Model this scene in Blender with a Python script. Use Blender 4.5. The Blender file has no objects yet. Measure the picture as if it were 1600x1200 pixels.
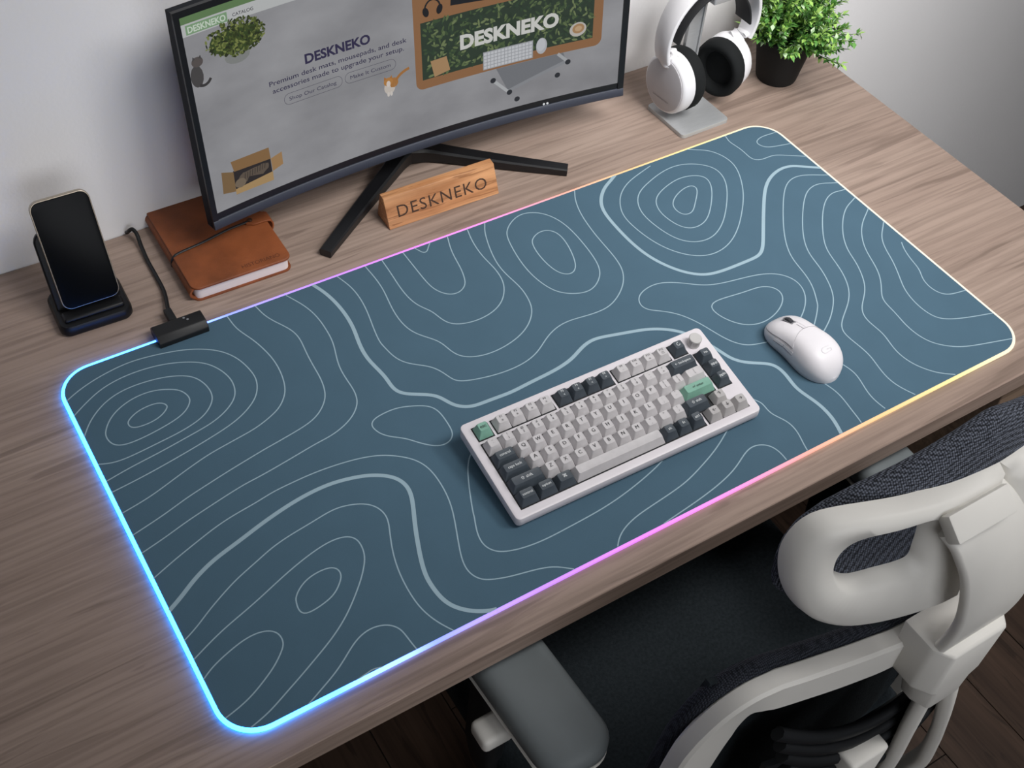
import bpy, bmesh, math, random
from mathutils import Vector, Matrix

random.seed(7)
SC = bpy.context.scene
COL = SC.collection
DESK = 0.74            # height of the desk top above the floor

# ---------------------------------------------------------------- camera
cam_data = bpy.data.cameras.new('camera')
cam_data.sensor_width = 36.0
cam_data.lens = 42.436
cam_data.clip_start = 0.02
cam = bpy.data.objects.new('camera', cam_data)
COL.objects.link(cam)
cam.matrix_world = Matrix((
    (0.84887667, 0.36189211, -0.38528237, -0.0841),
    (-0.52566575, 0.65453064, -0.54338308, -0.4878),
    (0.05553307, 0.66379496, 0.74585007, 0.9989 + DESK),
    (0, 0, 0, 1)))
SC.camera = cam

# ---------------------------------------------------------------- light
world = bpy.data.worlds.new('world')
SC.world = world
world.use_nodes = True
world.node_tree.nodes['Background'].inputs[0].default_value = (0.80, 0.88, 1.0, 1)
world.node_tree.nodes['Background'].inputs[1].default_value = 0.9

def area(name, loc, direction, sx, sy, watts, color):
    l = bpy.data.lights.new(name, 'AREA')
    l.shape = 'RECTANGLE'; l.size = sx; l.size_y = sy
    l.energy = watts; l.color = color
    o = bpy.data.objects.new(name, l)
    COL.objects.link(o)
    o.location = loc
    o.rotation_euler = Vector(direction).to_track_quat('-Z', 'Y').to_euler()
    return o
# fill light added at an invented window in the wall behind the chair
area('added_front_fill', (0.25, -2.45, 1.72), (0.12, 1.0, -0.12), 1.9, 1.15, 16.0, (0.99, 0.99, 1.0))
# three spots added for brightness: desk from the right, far right corner, wall behind monitor
def spot(name, loc, aim, watts, deg, soft, color=(1.0, 0.985, 0.97)):
    l = bpy.data.lights.new(name, 'SPOT')
    l.energy = watts; l.color = color; l.spot_size = math.radians(deg); l.spot_blend = 1.0; l.shadow_soft_size = soft
    o = bpy.data.objects.new(name, l); COL.objects.link(o)
    o.location = loc
    o.rotation_euler = (Vector(aim) - Vector(loc)).to_track_quat('-Z', 'Y').to_euler()
spot('added_key_spot', (1.36, -0.55, 2.10), (0.78, 0.16, 0.74), 50.0, 66, 0.22)
spot('added_corner_spot', (1.02, -0.95, 2.16), (1.06, 0.676, 0.98), 66.0, 42, 0.30)
spot('added_wall_spot', (0.86, -0.34, 2.44), (0.86, 0.676, 1.14), 112.0, 78, 0.35)

vs = SC.view_settings
vs.view_transform = 'Standard'
vs.look = 'None'
vs.exposure = 0.0
vs.gamma = 1.0
vs.use_curve_mapping = False
# ---------------------------------------------------------------- materials
def srgb(r, g, b):
    f = lambda c: (c / 12.92) if c <= 0.04045 else ((c + 0.055) / 1.055) ** 2.4
    return tuple(f(v / 255.0) for v in (r, g, b))
MATS = {}
def new_mat(name):
    m = bpy.data.materials.new(name); m.use_nodes = True
    nt = m.node_tree
    return m, nt, nt.nodes['Principled BSDF']
def mat(name, rgb, rough=0.5, metal=0.0, var=0.0, vscale=30.0, bump=0.0, bscale=400.0, spec=0.5, coat=0.0, stretch=None):
    if name in MATS: return MATS[name]
    m, nt, b = new_mat(name)
    c = srgb(*rgb)
    b.inputs['Base Color'].default_value = (*c, 1)
    b.inputs['Roughness'].default_value = rough
    b.inputs['Metallic'].default_value = metal
    b.inputs['Specular IOR Level'].default_value = spec
    b.inputs['Coat Weight'].default_value = coat
    tc = nt.nodes.new('ShaderNodeTexCoord')
    src = tc.outputs['Object']
    if stretch:
        mp = nt.nodes.new('ShaderNodeMapping'); mp.inputs['Scale'].default_value = stretch
        nt.links.new(src, mp.inputs['Vector']); src = mp.outputs['Vector']
    n = nt.nodes.new('ShaderNodeTexNoise')
    n.inputs['Scale'].default_value = vscale; n.inputs['Detail'].default_value = 5
    nt.links.new(src, n.inputs['Vector'])
    r = nt.nodes.new('ShaderNodeValToRGB')
    v = max(var, 0.02)
    r.color_ramp.elements[0].position = 0.3; r.color_ramp.elements[1].position = 0.7
    r.color_ramp.elements[0].color = (*[k * (1 - v) for k in c], 1)
    r.color_ramp.elements[1].color = (*[min(1, k * (1 + v)) for k in c], 1)
    nt.links.new(n.outputs['Fac'], r.inputs['Fac'])
    nt.links.new(r.outputs['Color'], b.inputs['Base Color'])
    if bump > 0:
        n2 = nt.nodes.new('ShaderNodeTexNoise'); n2.inputs['Scale'].default_value = bscale
        n2.inputs['Detail'].default_value = 3
        nt.links.new(src, n2.inputs['Vector'])
        bp = nt.nodes.new('ShaderNodeBump'); bp.inputs['Strength'].default_value = bump
        bp.inputs['Distance'].default_value = 0.001
        nt.links.new(n2.outputs['Fac'], bp.inputs['Height'])
        nt.links.new(bp.outputs['Normal'], b.inputs['Normal'])
    MATS[name] = m
    return m
def wood(name, dark, mid, light, sc=(1.3, 16, 16), fine=(4, 120, 120), rough=0.55, bump=0.25, line=0.45):
    m, nt, b = new_mat(name)
    N, L = nt.nodes.new, nt.links.new
    tc = N('ShaderNodeTexCoord')
    def noise(scale, detail, dist, s=1.0):
        mp = N('ShaderNodeMapping'); mp.inputs['Scale'].default_value = scale
        L(tc.outputs['Object'], mp.inputs['Vector'])
        n = N('ShaderNodeTexNoise'); n.inputs['Scale'].default_value = s
        n.inputs['Detail'].default_value = detail; n.inputs['Distortion'].default_value = dist
        L(mp.outputs['Vector'], n.inputs['Vector'])
        return n.outputs['Fac']
    a = noise(sc, 5, 0.8); f = noise(fine, 6, 0.5); g = noise((sc[0] * 3.0, sc[1] * 4.2, sc[2] * 4.2), 6, 1.2)
    r = N('ShaderNodeValToRGB')
    e = r.color_ramp.elements
    e[0].position = 0.30; e[0].color = (*srgb(*mid), 1)
    e[1].position = 0.72; e[1].color = (*srgb(*light), 1)
    L(a, r.inputs['Fac'])
    r2 = N('ShaderNodeValToRGB'); e = r2.color_ramp.elements
    e[0].position = 0.36; e[0].color = (0.76, 0.75, 0.74, 1)
    e[1].position = 0.60; e[1].color = (1.06, 1.06, 1.06, 1)
    L(f, r2.inputs['Fac'])
    r3 = N('ShaderNodeValToRGB'); e = r3.color_ramp.elements
    e[0].position = 0.36; e[0].color = (1, 1, 1, 1)
    e[1].position = 0.43; e[1].color = (0, 0, 0, 1)
    L(g, r3.inputs['Fac'])
    mul = N('ShaderNodeMix'); mul.data_type = 'RGBA'; mul.blend_type = 'MULTIPLY'; mul.inputs[0].default_value = 0.8
    L(r.outputs['Color'], mul.inputs[6]); L(r2.outputs['Color'], mul.inputs[7])
    lf = N('ShaderNodeMath'); lf.operation = 'MULTIPLY'; lf.inputs[1].default_value = line
    L(r3.outputs['Color'], lf.inputs[0])
    mx = N('ShaderNodeMix'); mx.data_type = 'RGBA'
    L(lf.outputs[0], mx.inputs[0]); L(mul.outputs[2], mx.inputs[6]); mx.inputs[7].default_value = (*srgb(*dark), 1)
    L(mx.outputs[2], b.inputs['Base Color'])
    b.inputs['Roughness'].default_value = rough
    b.inputs['Specular IOR Level'].default_value = 0.35
    bp = N('ShaderNodeBump'); bp.inputs['Strength'].default_value = bump; bp.inputs['Distance'].default_value = 0.0006
    L(f, bp.inputs['Height']); L(bp.outputs['Normal'], b.inputs['Normal'])
    MATS[name] = m
    return m
def weave(name, dark, light, scale, rough=0.85, bump=0.8):
    """coarse woven mesh cloth: small light knots on a dark ground"""
    m, nt, b = new_mat(name)
    N, L = nt.nodes.new, nt.links.new
    tc = N('ShaderNodeTexCoord')
    v = N('ShaderNodeTexVoronoi'); v.inputs['Scale'].default_value = scale; v.inputs['Randomness'].default_value = 0.25
    L(tc.outputs['Object'], v.inputs['Vector'])
    r = N('ShaderNodeValToRGB'); e = r.color_ramp.elements
    e[0].position = 0.18; e[0].color = (*srgb(*light), 1)
    e[1].position = 0.62; e[1].color = (*srgb(*dark), 1)
    L(v.outputs['Distance'], r.inputs['Fac']); L(r.outputs['Color'], b.inputs['Base Color'])
    b.inputs['Roughness'].default_value = rough; b.inputs['Specular IOR Level'].default_value = 0.2
    inv = N('ShaderNodeMath'); inv.operation = 'SUBTRACT'; inv.inputs[0].default_value = 1.0
    L(v.outputs['Distance'], inv.inputs[1])
    bp = N('ShaderNodeBump'); bp.inputs['Strength'].default_value = bump; bp.inputs['Distance'].default_value = 0.001
    L(inv.outputs[0], bp.inputs['Height']); L(bp.outputs['Normal'], b.inputs['Normal'])
    MATS[name] = m
    return m
def glow(rgb, strength=1.0):
    """picture element of the lit monitor panel"""
    key = 'panel_%d_%d_%d_%.2f' % (*rgb, strength)
    if key in MATS: return MATS[key]
    m, nt, b = new_mat(key)
    c = srgb(*rgb)
    b.inputs['Base Color'].default_value = (0.005, 0.005, 0.006, 1)
    b.inputs['Roughness'].default_value = 0.5
    b.inputs['Specular IOR Level'].default_value = 0.15
    b.inputs['Emission Color'].default_value = (*c, 1)
    b.inputs['Emission Strength'].default_value = strength
    MATS[key] = m
    return m

# ---------------------------------------------------------------- objects
def obj(name, geo, material=None, parent=None, smooth=None):
    """geo = (verts, faces[, face material index]); material may be a list"""
    vs_, fs_ = geo[0], geo[1]
    me = bpy.data.meshes.new(name)
    me.from_pydata([tuple(v) for v in vs_], [], fs_)
    me.validate(clean_customdata=False)
    if material is not None:
        for m in (material if isinstance(material, (list, tuple)) else [material]): me.materials.append(m)
    if len(geo) > 2:
        for p, i in zip(me.polygons, geo[2]): p.material_index = i
    bm = bmesh.new(); bm.from_mesh(me)
    if len(geo) <= 2: bmesh.ops.recalc_face_normals(bm, faces=bm.faces)
    if smooth is not None:
        for f in bm.faces: f.smooth = True
        for e in bm.edges:
            if len(e.link_faces) == 2 and e.calc_face_angle(0) > math.radians(smooth): e.smooth = False
    bm.to_mesh(me); bm.free()
    return link(name, me, parent)
def link(name, me, parent=None):
    o = bpy.data.objects.new(name, me); COL.objects.link(o)
    if parent is not None: o.parent = parent
    return o
def thing(name, label, cat, loc=(0, 0, 0), rotz=0.0, group=None):
    """an Empty at the thing's base; loc is measured from the desk top"""
    o = bpy.data.objects.new(name, None); COL.objects.link(o)
    o.empty_display_size = 0.02
    o.location = (loc[0], loc[1], loc[2] + DESK); o.rotation_euler = (0, 0, rotz)
    o['label'] = label; o['category'] = cat
    if group: o['group'] = group
    return o
def struct(name, geo, material, label=None, parent=None, smooth=None):
    o = obj(name, geo, material, parent, smooth)
    if parent is None: o['kind'] = 'structure'
    if label: o['label'] = label
    return o
# ---------------------------------------------------------------- shapes
def join(*geos):
    V, F = [], []
    for g in geos:
        k = len(V); V += [tuple(v) for v in g[0]]; F += [tuple(i + k for i in f) for f in g[1]]
    return V, F
def xform(g, M): return [tuple(M @ Vector(v)) for v in g[0]], g[1]
def shift(g, d): return [(v[0] + d[0], v[1] + d[1], v[2] + d[2]) for v in g[0]], g[1]
def from_bm(bm):
    bm.verts.index_update()
    g = ([v.co[:] for v in bm.verts], [tuple(v.index for v in f.verts) for f in bm.faces]); bm.free()
    return g
def box(x0, x1, y0, y1, z0, z1, bev=0.0, seg=2):
    V = [(x, y, z) for z in (z0, z1) for y in (y0, y1) for x in (x0, x1)]
    F = [(0, 2, 3, 1), (4, 5, 7, 6), (0, 1, 5, 4), (2, 6, 7, 3), (0, 4, 6, 2), (1, 3, 7, 5)]
    return bevel((V, F), bev, seg) if bev > 0 else (V, F)
def bevel(g, w, seg=2, ang=30):
    bm = bmesh.new()
    vs_ = [bm.verts.new(v) for v in g[0]]
    for f in g[1]: bm.faces.new([vs_[i] for i in f])
    bmesh.ops.recalc_face_normals(bm, faces=bm.faces)
    es = [e for e in bm.edges if len(e.link_faces) == 2 and e.calc_face_angle(0) > math.radians(ang)]
    bmesh.ops.bevel(bm, geom=es, offset=w, segments=seg, profile=0.5, affect='EDGES', clamp_overlap=True)
    return from_bm(bm)
def rounded_rect(x0, x1, y0, y1, r, n=6):
    P = []
    for cx, cy, a0 in ((x1 - r, y1 - r, 0), (x0 + r, y1 - r, 90), (x0 + r, y0 + r, 180), (x1 - r, y0 + r, 270)):
        for i in range(n + 1):
            a = math.radians(a0 + 90 * i / n); P.append((cx + r * math.cos(a), cy + r * math.sin(a)))
    return P
def inset_poly(P, d):
    n = len(P); out = []
    for i in range(n):
        a, b, c = Vector(P[i - 1]), Vector(P[i]), Vector(P[(i + 1) % n])
        e1, e2 = (b - a), (c - b)
        n1 = Vector((-e1.y, e1.x)); n2 = Vector((-e2.y, e2.x))
        if n1.length < 1e-9: n1 = n2.copy()
        if n2.length < 1e-9: n2 = n1.copy()
        m = (n1.normalized() + n2.normalized())
        m = m.normalized() if m.length > 1e-6 else n1.normalized()
        k = max(0.35, m.dot(n1.normalized()))
        out.append(tuple(b + m * d / k))
    return out
def loft(rings, cap0=True, cap1=True, closed=True):
    n = len(rings[0]); V = [tuple(p) for r in rings for p in r]; F = []
    for k in range(len(rings) - 1):
        for i in range(n if closed else n - 1):
            j = (i + 1) % n
            F.append((k * n + i, k * n + j, (k + 1) * n + j, (k + 1) * n + i))
    if cap0: F.append(tuple(reversed(range(n))))
    if cap1: F.append(tuple((len(rings) - 1) * n + i for i in range(n)))
    return V, F
def slab(P, z0, z1, bev=0.0, seg=3):
    """closed counter-clockwise outline raised into a slab with a rounded upper rim"""
    rings = [[(x, y, z0) for x, y in P]]
    if bev > 0:
        for i in range(seg + 1):
            a = math.pi / 2 * i / seg
            Q = inset_poly(P, bev * (1 - math.cos(a)))
            rings.append([(x, y, z1 - bev + bev * math.sin(a)) for x, y in Q])
    else: rings.append([(x, y, z1) for x, y in P])
    return loft(rings)
def lathe(prof, n=32, cap=True):
    rings = [[(r * math.cos(2 * math.pi * i / n), r * math.sin(2 * math.pi * i / n), z) for i in range(n)] for r, z in prof]
    return loft(rings, cap, cap)
def spline(P, n=6, closed=False):
    """Catmull-Rom through the points, any dimension"""
    P = [Vector(p) for p in P]; out = []; m = len(P)
    for i in range(m if closed else m - 1):
        p0 = P[(i - 1) % m] if (closed or i > 0) else P[0] * 2 - P[1]
        p1, p2 = P[i], P[(i + 1) % m]
        p3 = P[(i + 2) % m] if (closed or i + 2 < m) else P[-1] * 2 - P[-2]
        for k in range(n):
            t = k / n
            out.append(0.5 * ((2 * p1) + (p2 - p0) * t + (2 * p0 - 5 * p1 + 4 * p2 - p3) * t * t + (3 * p1 - p0 - 3 * p2 + p3) * t ** 3))
    if not closed: out.append(P[-1])
    return out
def tube(path, rad, n=10, closed=False, up=(0, 0, 1), rad2=None):
    """sweep an ellipse; rad across the path, rad2 along up; numbers or lists"""
    P = [Vector(p) for p in path]; m = len(P); rings = []
    for i, p in enumerate(P):
        a = P[i - 1] if (i > 0 or closed) else p
        b = P[(i + 1) % m] if (i < m - 1 or closed) else p
        t = (b - a).normalized(); s = t.cross(Vector(up))
        s = s.normalized() if s.length > 1e-6 else Vector((1, 0, 0))
        u = s.cross(t).normalized()
        r1 = rad[i] if isinstance(rad, (list, tuple)) else rad
        r2 = r1 if rad2 is None else (rad2[i] if isinstance(rad2, (list, tuple)) else rad2)
        rings.append([p + s * (r1 * math.cos(2 * math.pi * k / n)) + u * (r2 * math.sin(2 * math.pi * k / n)) for k in range(n)])
    if closed: rings.append(rings[0])
    return loft(rings, not closed, not closed)
def bar(path, w, h, up=(0, 0, 1), r=0.25, closed=False):
    """sweep a rectangle with clipped corners; w across, h along up; numbers or lists"""
    P = [Vector(p) for p in path]; m = len(P); rings = []
    for i, p in enumerate(P):
        a = P[i - 1] if (i > 0 or closed) else p
        b = P[(i + 1) % m] if (i < m - 1 or closed) else p
        t = (b - a).normalized()
        uu = Vector(up[i]) if isinstance(up, list) else Vector(up)
        s = t.cross(uu).normalized(); u = s.cross(t).normalized()
        W = (w[i] if isinstance(w, (list, tuple)) else w) / 2
        H = (h[i] if isinstance(h, (list, tuple)) else h) / 2
        c = min(W, H) * r
        rings.append([p + s * x + u * y for x, y in ((W, -H + c), (W, H - c), (W - c, H), (-W + c, H), (-W, H - c), (-W, -H + c), (-W + c, -H), (W - c, -H))])
    if closed: rings.append(rings[0])
    return loft(rings, not closed, not closed)
def ribbon(path, w, z, closed=False):
    """flat printed line of width w on the plane z"""
    P = [Vector((p[0], p[1])) for p in path]; m = len(P); V, F = [], []
    for i, p in enumerate(P):
        a = P[i - 1] if (i > 0 or closed) else p
        b = P[(i + 1) % m] if (i < m - 1 or closed) else p
        t = (b - a).normalized(); s = Vector((-t.y, t.x)) * w / 2
        V += [(p.x + s.x, p.y + s.y, z), (p.x - s.x, p.y - s.y, z)]
    for i in range(m if closed else m - 1):
        j = (i + 1) % m; F.append((2 * i, 2 * i + 1, 2 * j + 1, 2 * j))
    return V, F
def text(body, width=None, height=None, bold=0.0, spacing=1.0, anchor='left', shear=0.0, maxw=None):
    """letters as flat mesh in the XY plane; height is the capital height (of 'D')"""
    c = bpy.data.curves.new('letters', 'FONT'); c.body = body; c.size = 1.0
    c.offset = bold; c.resolution_u = 3; c.space_character = spacing; c.shear = shear
    o = bpy.data.objects.new('letters', c)
    me = bpy.data.meshes.new_from_object(o)
    V = [v.co.copy() for v in me.vertices]; F = [tuple(p.vertices) for p in me.polygons]
    bpy.data.objects.remove(o); bpy.data.curves.remove(c); bpy.data.meshes.remove(me)
    if not V: return [], []
    xs = [v.x for v in V]; x0, x1 = min(xs), max(xs)
    sy = height / 0.70 if height else width / (x1 - x0)
    sx = width / (x1 - x0) if width else sy
    if maxw and (x1 - x0) * sx > maxw:
        k = maxw / ((x1 - x0) * sx); sx *= k; sy *= k
    off = {'left': x0, 'mid': (x0 + x1) / 2}[anchor]
    return [((v.x - off) * sx, v.y * sy, 0.0) for v in V], F
# contour map printed on the mat: points in millimetres from its front left corner
THIN_CLOSED="""47,386 50,390 60,396 71,398 81,398 88,395 91,390 90,386 83,380 73,376 62,375 52,376 47,380
21,378 23,386 30,397 41,407 56,414 71,417 88,416 103,409 112,402 116,390 114,382 106,373 94,367 77,363 58,360 41,359 30,361 23,367
107,102 109,107 116,114 127,120 140,122 151,121 157,116 157,108 152,101 142,92 130,88 119,86 109,86 105,92
268,260 274,266 287,268 303,268 319,262 334,254 340,242 340,226 339,212 335,204 327,199 316,200 306,208 298,217 290,227 279,235 271,244 268,253
553,448 561,460 574,470 590,476 606,472 619,461 628,442 631,418 630,390 627,362 621,342 610,329 596,320 582,319 567,325 554,336 547,353 543,376 544,403 548,427
574,423 580,430 591,436 604,435 612,425 613,409 609,388 602,368 595,358 587,354 579,357 573,366 570,382 570,404
737,426 751,441 773,451 800,460 826,463 848,456 863,444 871,430 868,409 854,386 832,361 811,341 790,328 772,324 755,328 741,340 733,360 729,384 729,406
758,415 771,426 791,434 813,439 832,436 845,428 847,416 838,398 819,376 799,357 782,350 767,351 757,361 752,378 751,397
776,402 787,411 803,418 817,420 823,415 820,406 807,393 795,381 786,375 776,376 772,384 772,393
703,228 713,232 733,230 755,227 774,226 787,220 793,209 789,197 776,186 757,178 738,176 722,181 711,191 703,205 700,219"""
THIN_OPEN="""4,393 13,406 26,418 39,426 53,431 71,433 94,431 112,426 127,418 135,407 139,392 138,378 132,368 121,358 106,352 88,348 70,346 52,344 31,342 15,343 3,348
3,423 13,430 26,438 40,445 60,450 83,451 106,448 125,442 144,432 155,420 162,405 165,389 162,373 155,362 142,352 124,344 103,340 80,336 55,332 30,329 4,324
4,447 15,453 33,460 54,465 77,468 98,466 119,462 140,456 159,446 174,433 184,415 188,396 189,380 184,365 175,352 158,340 139,332 115,326 86,320 58,315 32,311 4,308
199,480 200,462 204,449 210,433 214,416 217,396 216,374 211,352 203,339 192,328 177,321 160,315 141,312 122,309 103,306 79,299 60,293 39,286 22,282 5,279
234,479 237,461 246,443 254,427 256,410 253,390 251,366 250,344 245,323 236,310 223,299 207,293 185,289 160,285 159,285 132,280 107,275 85,270 63,265 41,258 21,253 4,249
273,479 283,457 288,434 288,410 286,388 280,369 275,350 274,330 274,312 270,296 260,284 247,275 228,268 211,266 197,264 162,258 134,254 121,253 96,248 74,243 52,238 29,231 4,225
4,193 19,199 35,205 56,212 74,218 96,223 121,226 140,230 158,231 185,232 212,230 237,226 258,219 274,208 286,196 293,180 294,159 292,139 287,119 277,94 269,74 265,60 265,48 270,38 279,32 296,26 315,22 331,18 342,13 351,6 357,1
3,116 17,123 32,133 48,142 69,153 92,161 112,169 135,174 159,177 182,181 197,179 211,174 221,166 226,155 226,143 220,128 213,110 208,92 205,73 204,51 206,33 212,16 220,2
4,94 19,101 38,109 60,116 83,124 106,133 130,141 150,146 166,148 180,146 188,139 189,128 186,115 178,103 169,92 154,77 138,63 118,50 98,40 78,30 58,21 39,12 20,7
3,71 14,78 30,84 47,89 61,90 72,87 79,80 79,69 74,62 62,51 47,42 32,34 17,29 4,26
77,4 90,10 107,18 121,27 134,36 146,41 158,42 170,38 177,30 179,22 180,10 181,2
131,3 137,4 144,2
339,478 344,460 345,438 342,413 336,387 332,364 333,355 335,336 342,322 353,312 365,302 372,288 376,274 384,267 403,261 431,256 459,257 481,264 500,277 519,286 539,289 559,286 581,284 601,287 625,302 640,319 648,337 651,362 652,391 655,420 660,446 668,467 674,477
375,478 376,457 375,434 369,404 368,378 372,360 381,346 392,332 395,315 400,302 412,293 432,288 458,290 483,298 501,311 512,325 517,339 520,360 518,379 516,398 518,420 525,446 533,468 539,478
397,477 396,454 394,430 395,405 401,389 408,378 411,362 417,350 430,343 450,340 472,344 489,354 501,369 508,385 510,407 508,427 509,448 512,466 515,477
426,477 426,450 426,425 428,410 434,398 443,391 454,391 464,398 469,408 474,425 477,446 481,463 486,477
445,477 447,472 452,470 458,477
796,478 771,471 747,463 727,449 715,434 705,414 704,391 707,365 714,341 725,322 739,308 756,300 776,300 797,307 820,322 842,342 865,366 882,390 896,417 899,438 894,456 885,469 872,477
926,477 924,469 927,455 928,441 927,427 934,419 947,418 961,418 974,410 990,400
988,457 972,458 959,454 956,446 962,436 975,432 993,428
990,354 964,368 942,366 921,351 894,321 868,289 849,258 843,235 840,214 833,192 820,171 817,166 801,151 779,134
990,335 975,342 957,341 936,328 908,299 884,270 870,244 866,221 860,200 850,177 838,161 817,143 800,133 780,122
990,317 977,319 959,312 936,292 911,263 895,239 889,215 883,194 872,171 856,154 839,142 822,130 814,118 814,103 816,84 815,69 811,52 809,34 813,17 821,0
990,294 972,287 951,270 930,246 917,222 912,202 901,178 888,159 869,144 859,134 853,121 854,103 854,89 849,71 848,54 852,37 861,22 870,12 886,1
989,266 969,253 951,234 938,212 931,191 922,170 908,152 896,139 893,125 892,110 889,93 889,74 894,56 905,43 920,32 939,25 960,19 984,12
989,235 974,222 963,204 955,181 942,156 932,138 927,119 926,101 929,85 938,74 961,64 992,55
990,202 983,190 977,170 974,153 965,140 962,124 965,111 972,104 981,101 993,99
772,155 781,158 797,168 810,180 819,193 823,209 818,224 806,236 786,244 758,249 732,254 714,262 699,274 681,286 663,291 643,287 633,279 629,269 632,259 643,251 656,240 666,226 674,208 680,188 687,170 698,157 711,152 731,147
772,95 775,87 780,72 781,57 775,38 772,21 775,1
736,80 738,71 742,57 743,42 740,25 738,10 736,1
346,178 338,173 327,159 314,132 303,106 303,104 295,86 293,70 298,60 305,54 322,48 349,45 377,46 407,47 440,50 475,57 501,64 512,68
407,1 414,9 426,17 445,23 467,26 492,29 518,33 542,41 564,49 581,57 592,63 601,68
454,0 472,3 499,6 527,10 552,15 575,22 594,32 608,36 619,33 627,26 630,14 629,1
652,89 655,84 658,77 656,64 661,53 666,41 665,26 660,12 657,0"""
BOLD_OPEN="""4,153 18,161 31,170 46,178 63,185 86,191 109,198 128,203 151,208 175,211 198,211 218,207 234,202 248,194 258,184 262,172 261,160 256,146 246,124 239,106 232,87 227,69 226,56 227,39 232,25 242,14 252,7 263,2 270,1
308,479 313,465 317,443 318,420 316,396 311,375 308,352 310,333 313,313 312,297 316,285 328,276 345,266 352,256 357,244 364,236 375,230 390,229 408,228 424,227 446,229 467,230 490,232 511,237 527,245 544,250 560,248 581,242 608,235 625,227 640,216 650,203 659,185 666,164 669,151 679,136 700,124 709,113 709,95 706,79 709,63 713,46 713,30 711,17 706,2
730,477 715,469 701,456 692,443 686,425 684,395 684,364 688,335 697,311 710,290 725,277 740,271 764,269 789,269 807,269 820,274 835,290 855,314 880,343 900,365 920,381 943,390 963,390 976,382 991,372"""
# ================================================================ the setting
WALL = mat('wall_paint', (238, 237, 238), 0.9, var=0.02, vscale=3, bump=0.25, bscale=220, spec=0.2)
CEIL = mat('ceiling_paint', (228, 228, 226), 0.9)
FLOORW = wood('floor_wood', (30, 22, 18), (64, 49, 41), (90, 71, 59), sc=(18, 1.6, 16), fine=(140, 5, 90), rough=0.5)
XD = 1.187            # right end of the desk
XR, XL, YB, YF, ZC = 2.40, -1.75, 0.676, -2.5, 2.56
Z0 = 0.0
struct('wall_back', box(XL - 0.1, XR + 0.1, YB, YB + 0.1, Z0, ZC), WALL, 'white painted wall behind the desk')
WALL2 = mat('grey_wall_paint', (128, 124, 118), 0.9)  # unseen walls toned down to cut bounced light
struct('wall_left', box(XL - 0.1, XL, YF, YB, Z0, ZC), WALL2)
FX0, FX1, FZ0, FZ1 = -0.75, 1.17, 1.10, 2.34
struct('wall_front', join(box(XL - 0.1, FX0, YF - 0.1, YF, Z0, ZC), box(FX1, XR + 0.1, YF - 0.1, YF, Z0, ZC), box(FX0, FX1, YF - 0.1, YF, Z0, FZ0), box(FX0, FX1, YF - 0.1, YF, FZ1, ZC)), WALL2)
struct('wall_right', box(XR, XR + 0.1, YF, YB, Z0, ZC), WALL2)
struct('ceiling', box(XL - 0.1, XR + 0.1, YF - 0.1, YB + 0.1, ZC, ZC + 0.05), CEIL)
WHITEP = mat('white_paint', (232, 232, 230), 0.45)
struct('added_window_1', join(box(FX0, FX0 + 0.05, YF - 0.07, YF + 0.01, FZ0, FZ1), box(FX1 - 0.05, FX1, YF - 0.07, YF + 0.01, FZ0, FZ1), box(FX0, FX1, YF - 0.07, YF + 0.01, FZ0, FZ0 + 0.05), box(FX0, FX1, YF - 0.07, YF + 0.01, FZ1 - 0.05, FZ1)), WHITEP)  # unseen window frame, added to go with the front fill light
fl = struct('floor', box(XL - 0.1, XR + 0.1, YF - 0.1, YB + 0.1, -0.05, -0.004), mat('floor_base', (18, 14, 12), 0.9), 'dark brown wooden plank floor')
# floor boards run towards the desk; thin gaps between them
bw, k = 0.125, 0
x = XL
while x < XR - 0.001:
    y = YF - 0.35 * ((k * 7) % 3)
    while y < YB:
        a, b = max(y, YF), min(y + 1.15, YB)
        if b - a > 0.02:
            obj('floor_plank', box(x + 0.001, min(x + bw, XR) - 0.001, a + 0.001, b - 0.001, -0.004, 0.0), FLOORW, fl)
        y += 1.15
    x += bw; k += 1

# ================================================================ desk
DW = wood('desk_wood', (98, 82, 73), (141, 122, 111), (163, 144, 132), sc=(1.1, 12, 12), fine=(6, 170, 170), line=0.45)
DWE = wood('desk_edge_wood', (80, 66, 54), (120, 100, 84), (142, 121, 104))
desk = thing('desk', 'long greyish brown wood grain desk against the white wall', 'desk', (0.1, 0.32, -DESK))
def dk(g): return shift(g, (-0.1, -0.32, DESK))
obj('desk_top', dk(bevel(box(-1.15, XD, -0.033, YB - 0.001, -0.028, 0.0), 0.0009, 1)), DW, desk)
for xx in (-1.13, 1.155):
    obj('side_panel', dk(box(xx, xx + 0.028, 0.02, 0.64, -DESK, -0.028)), DWE, desk)
obj('back_panel', dk(box(-1.10, 1.155, 0.60, 0.618, -0.45, -0.028)), DWE, desk)
dr = obj('drawer', dk(box(0.955, 1.154, -0.026, 0.5, -0.135, -0.0285, 0.001, 1)), DWE, desk)
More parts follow.
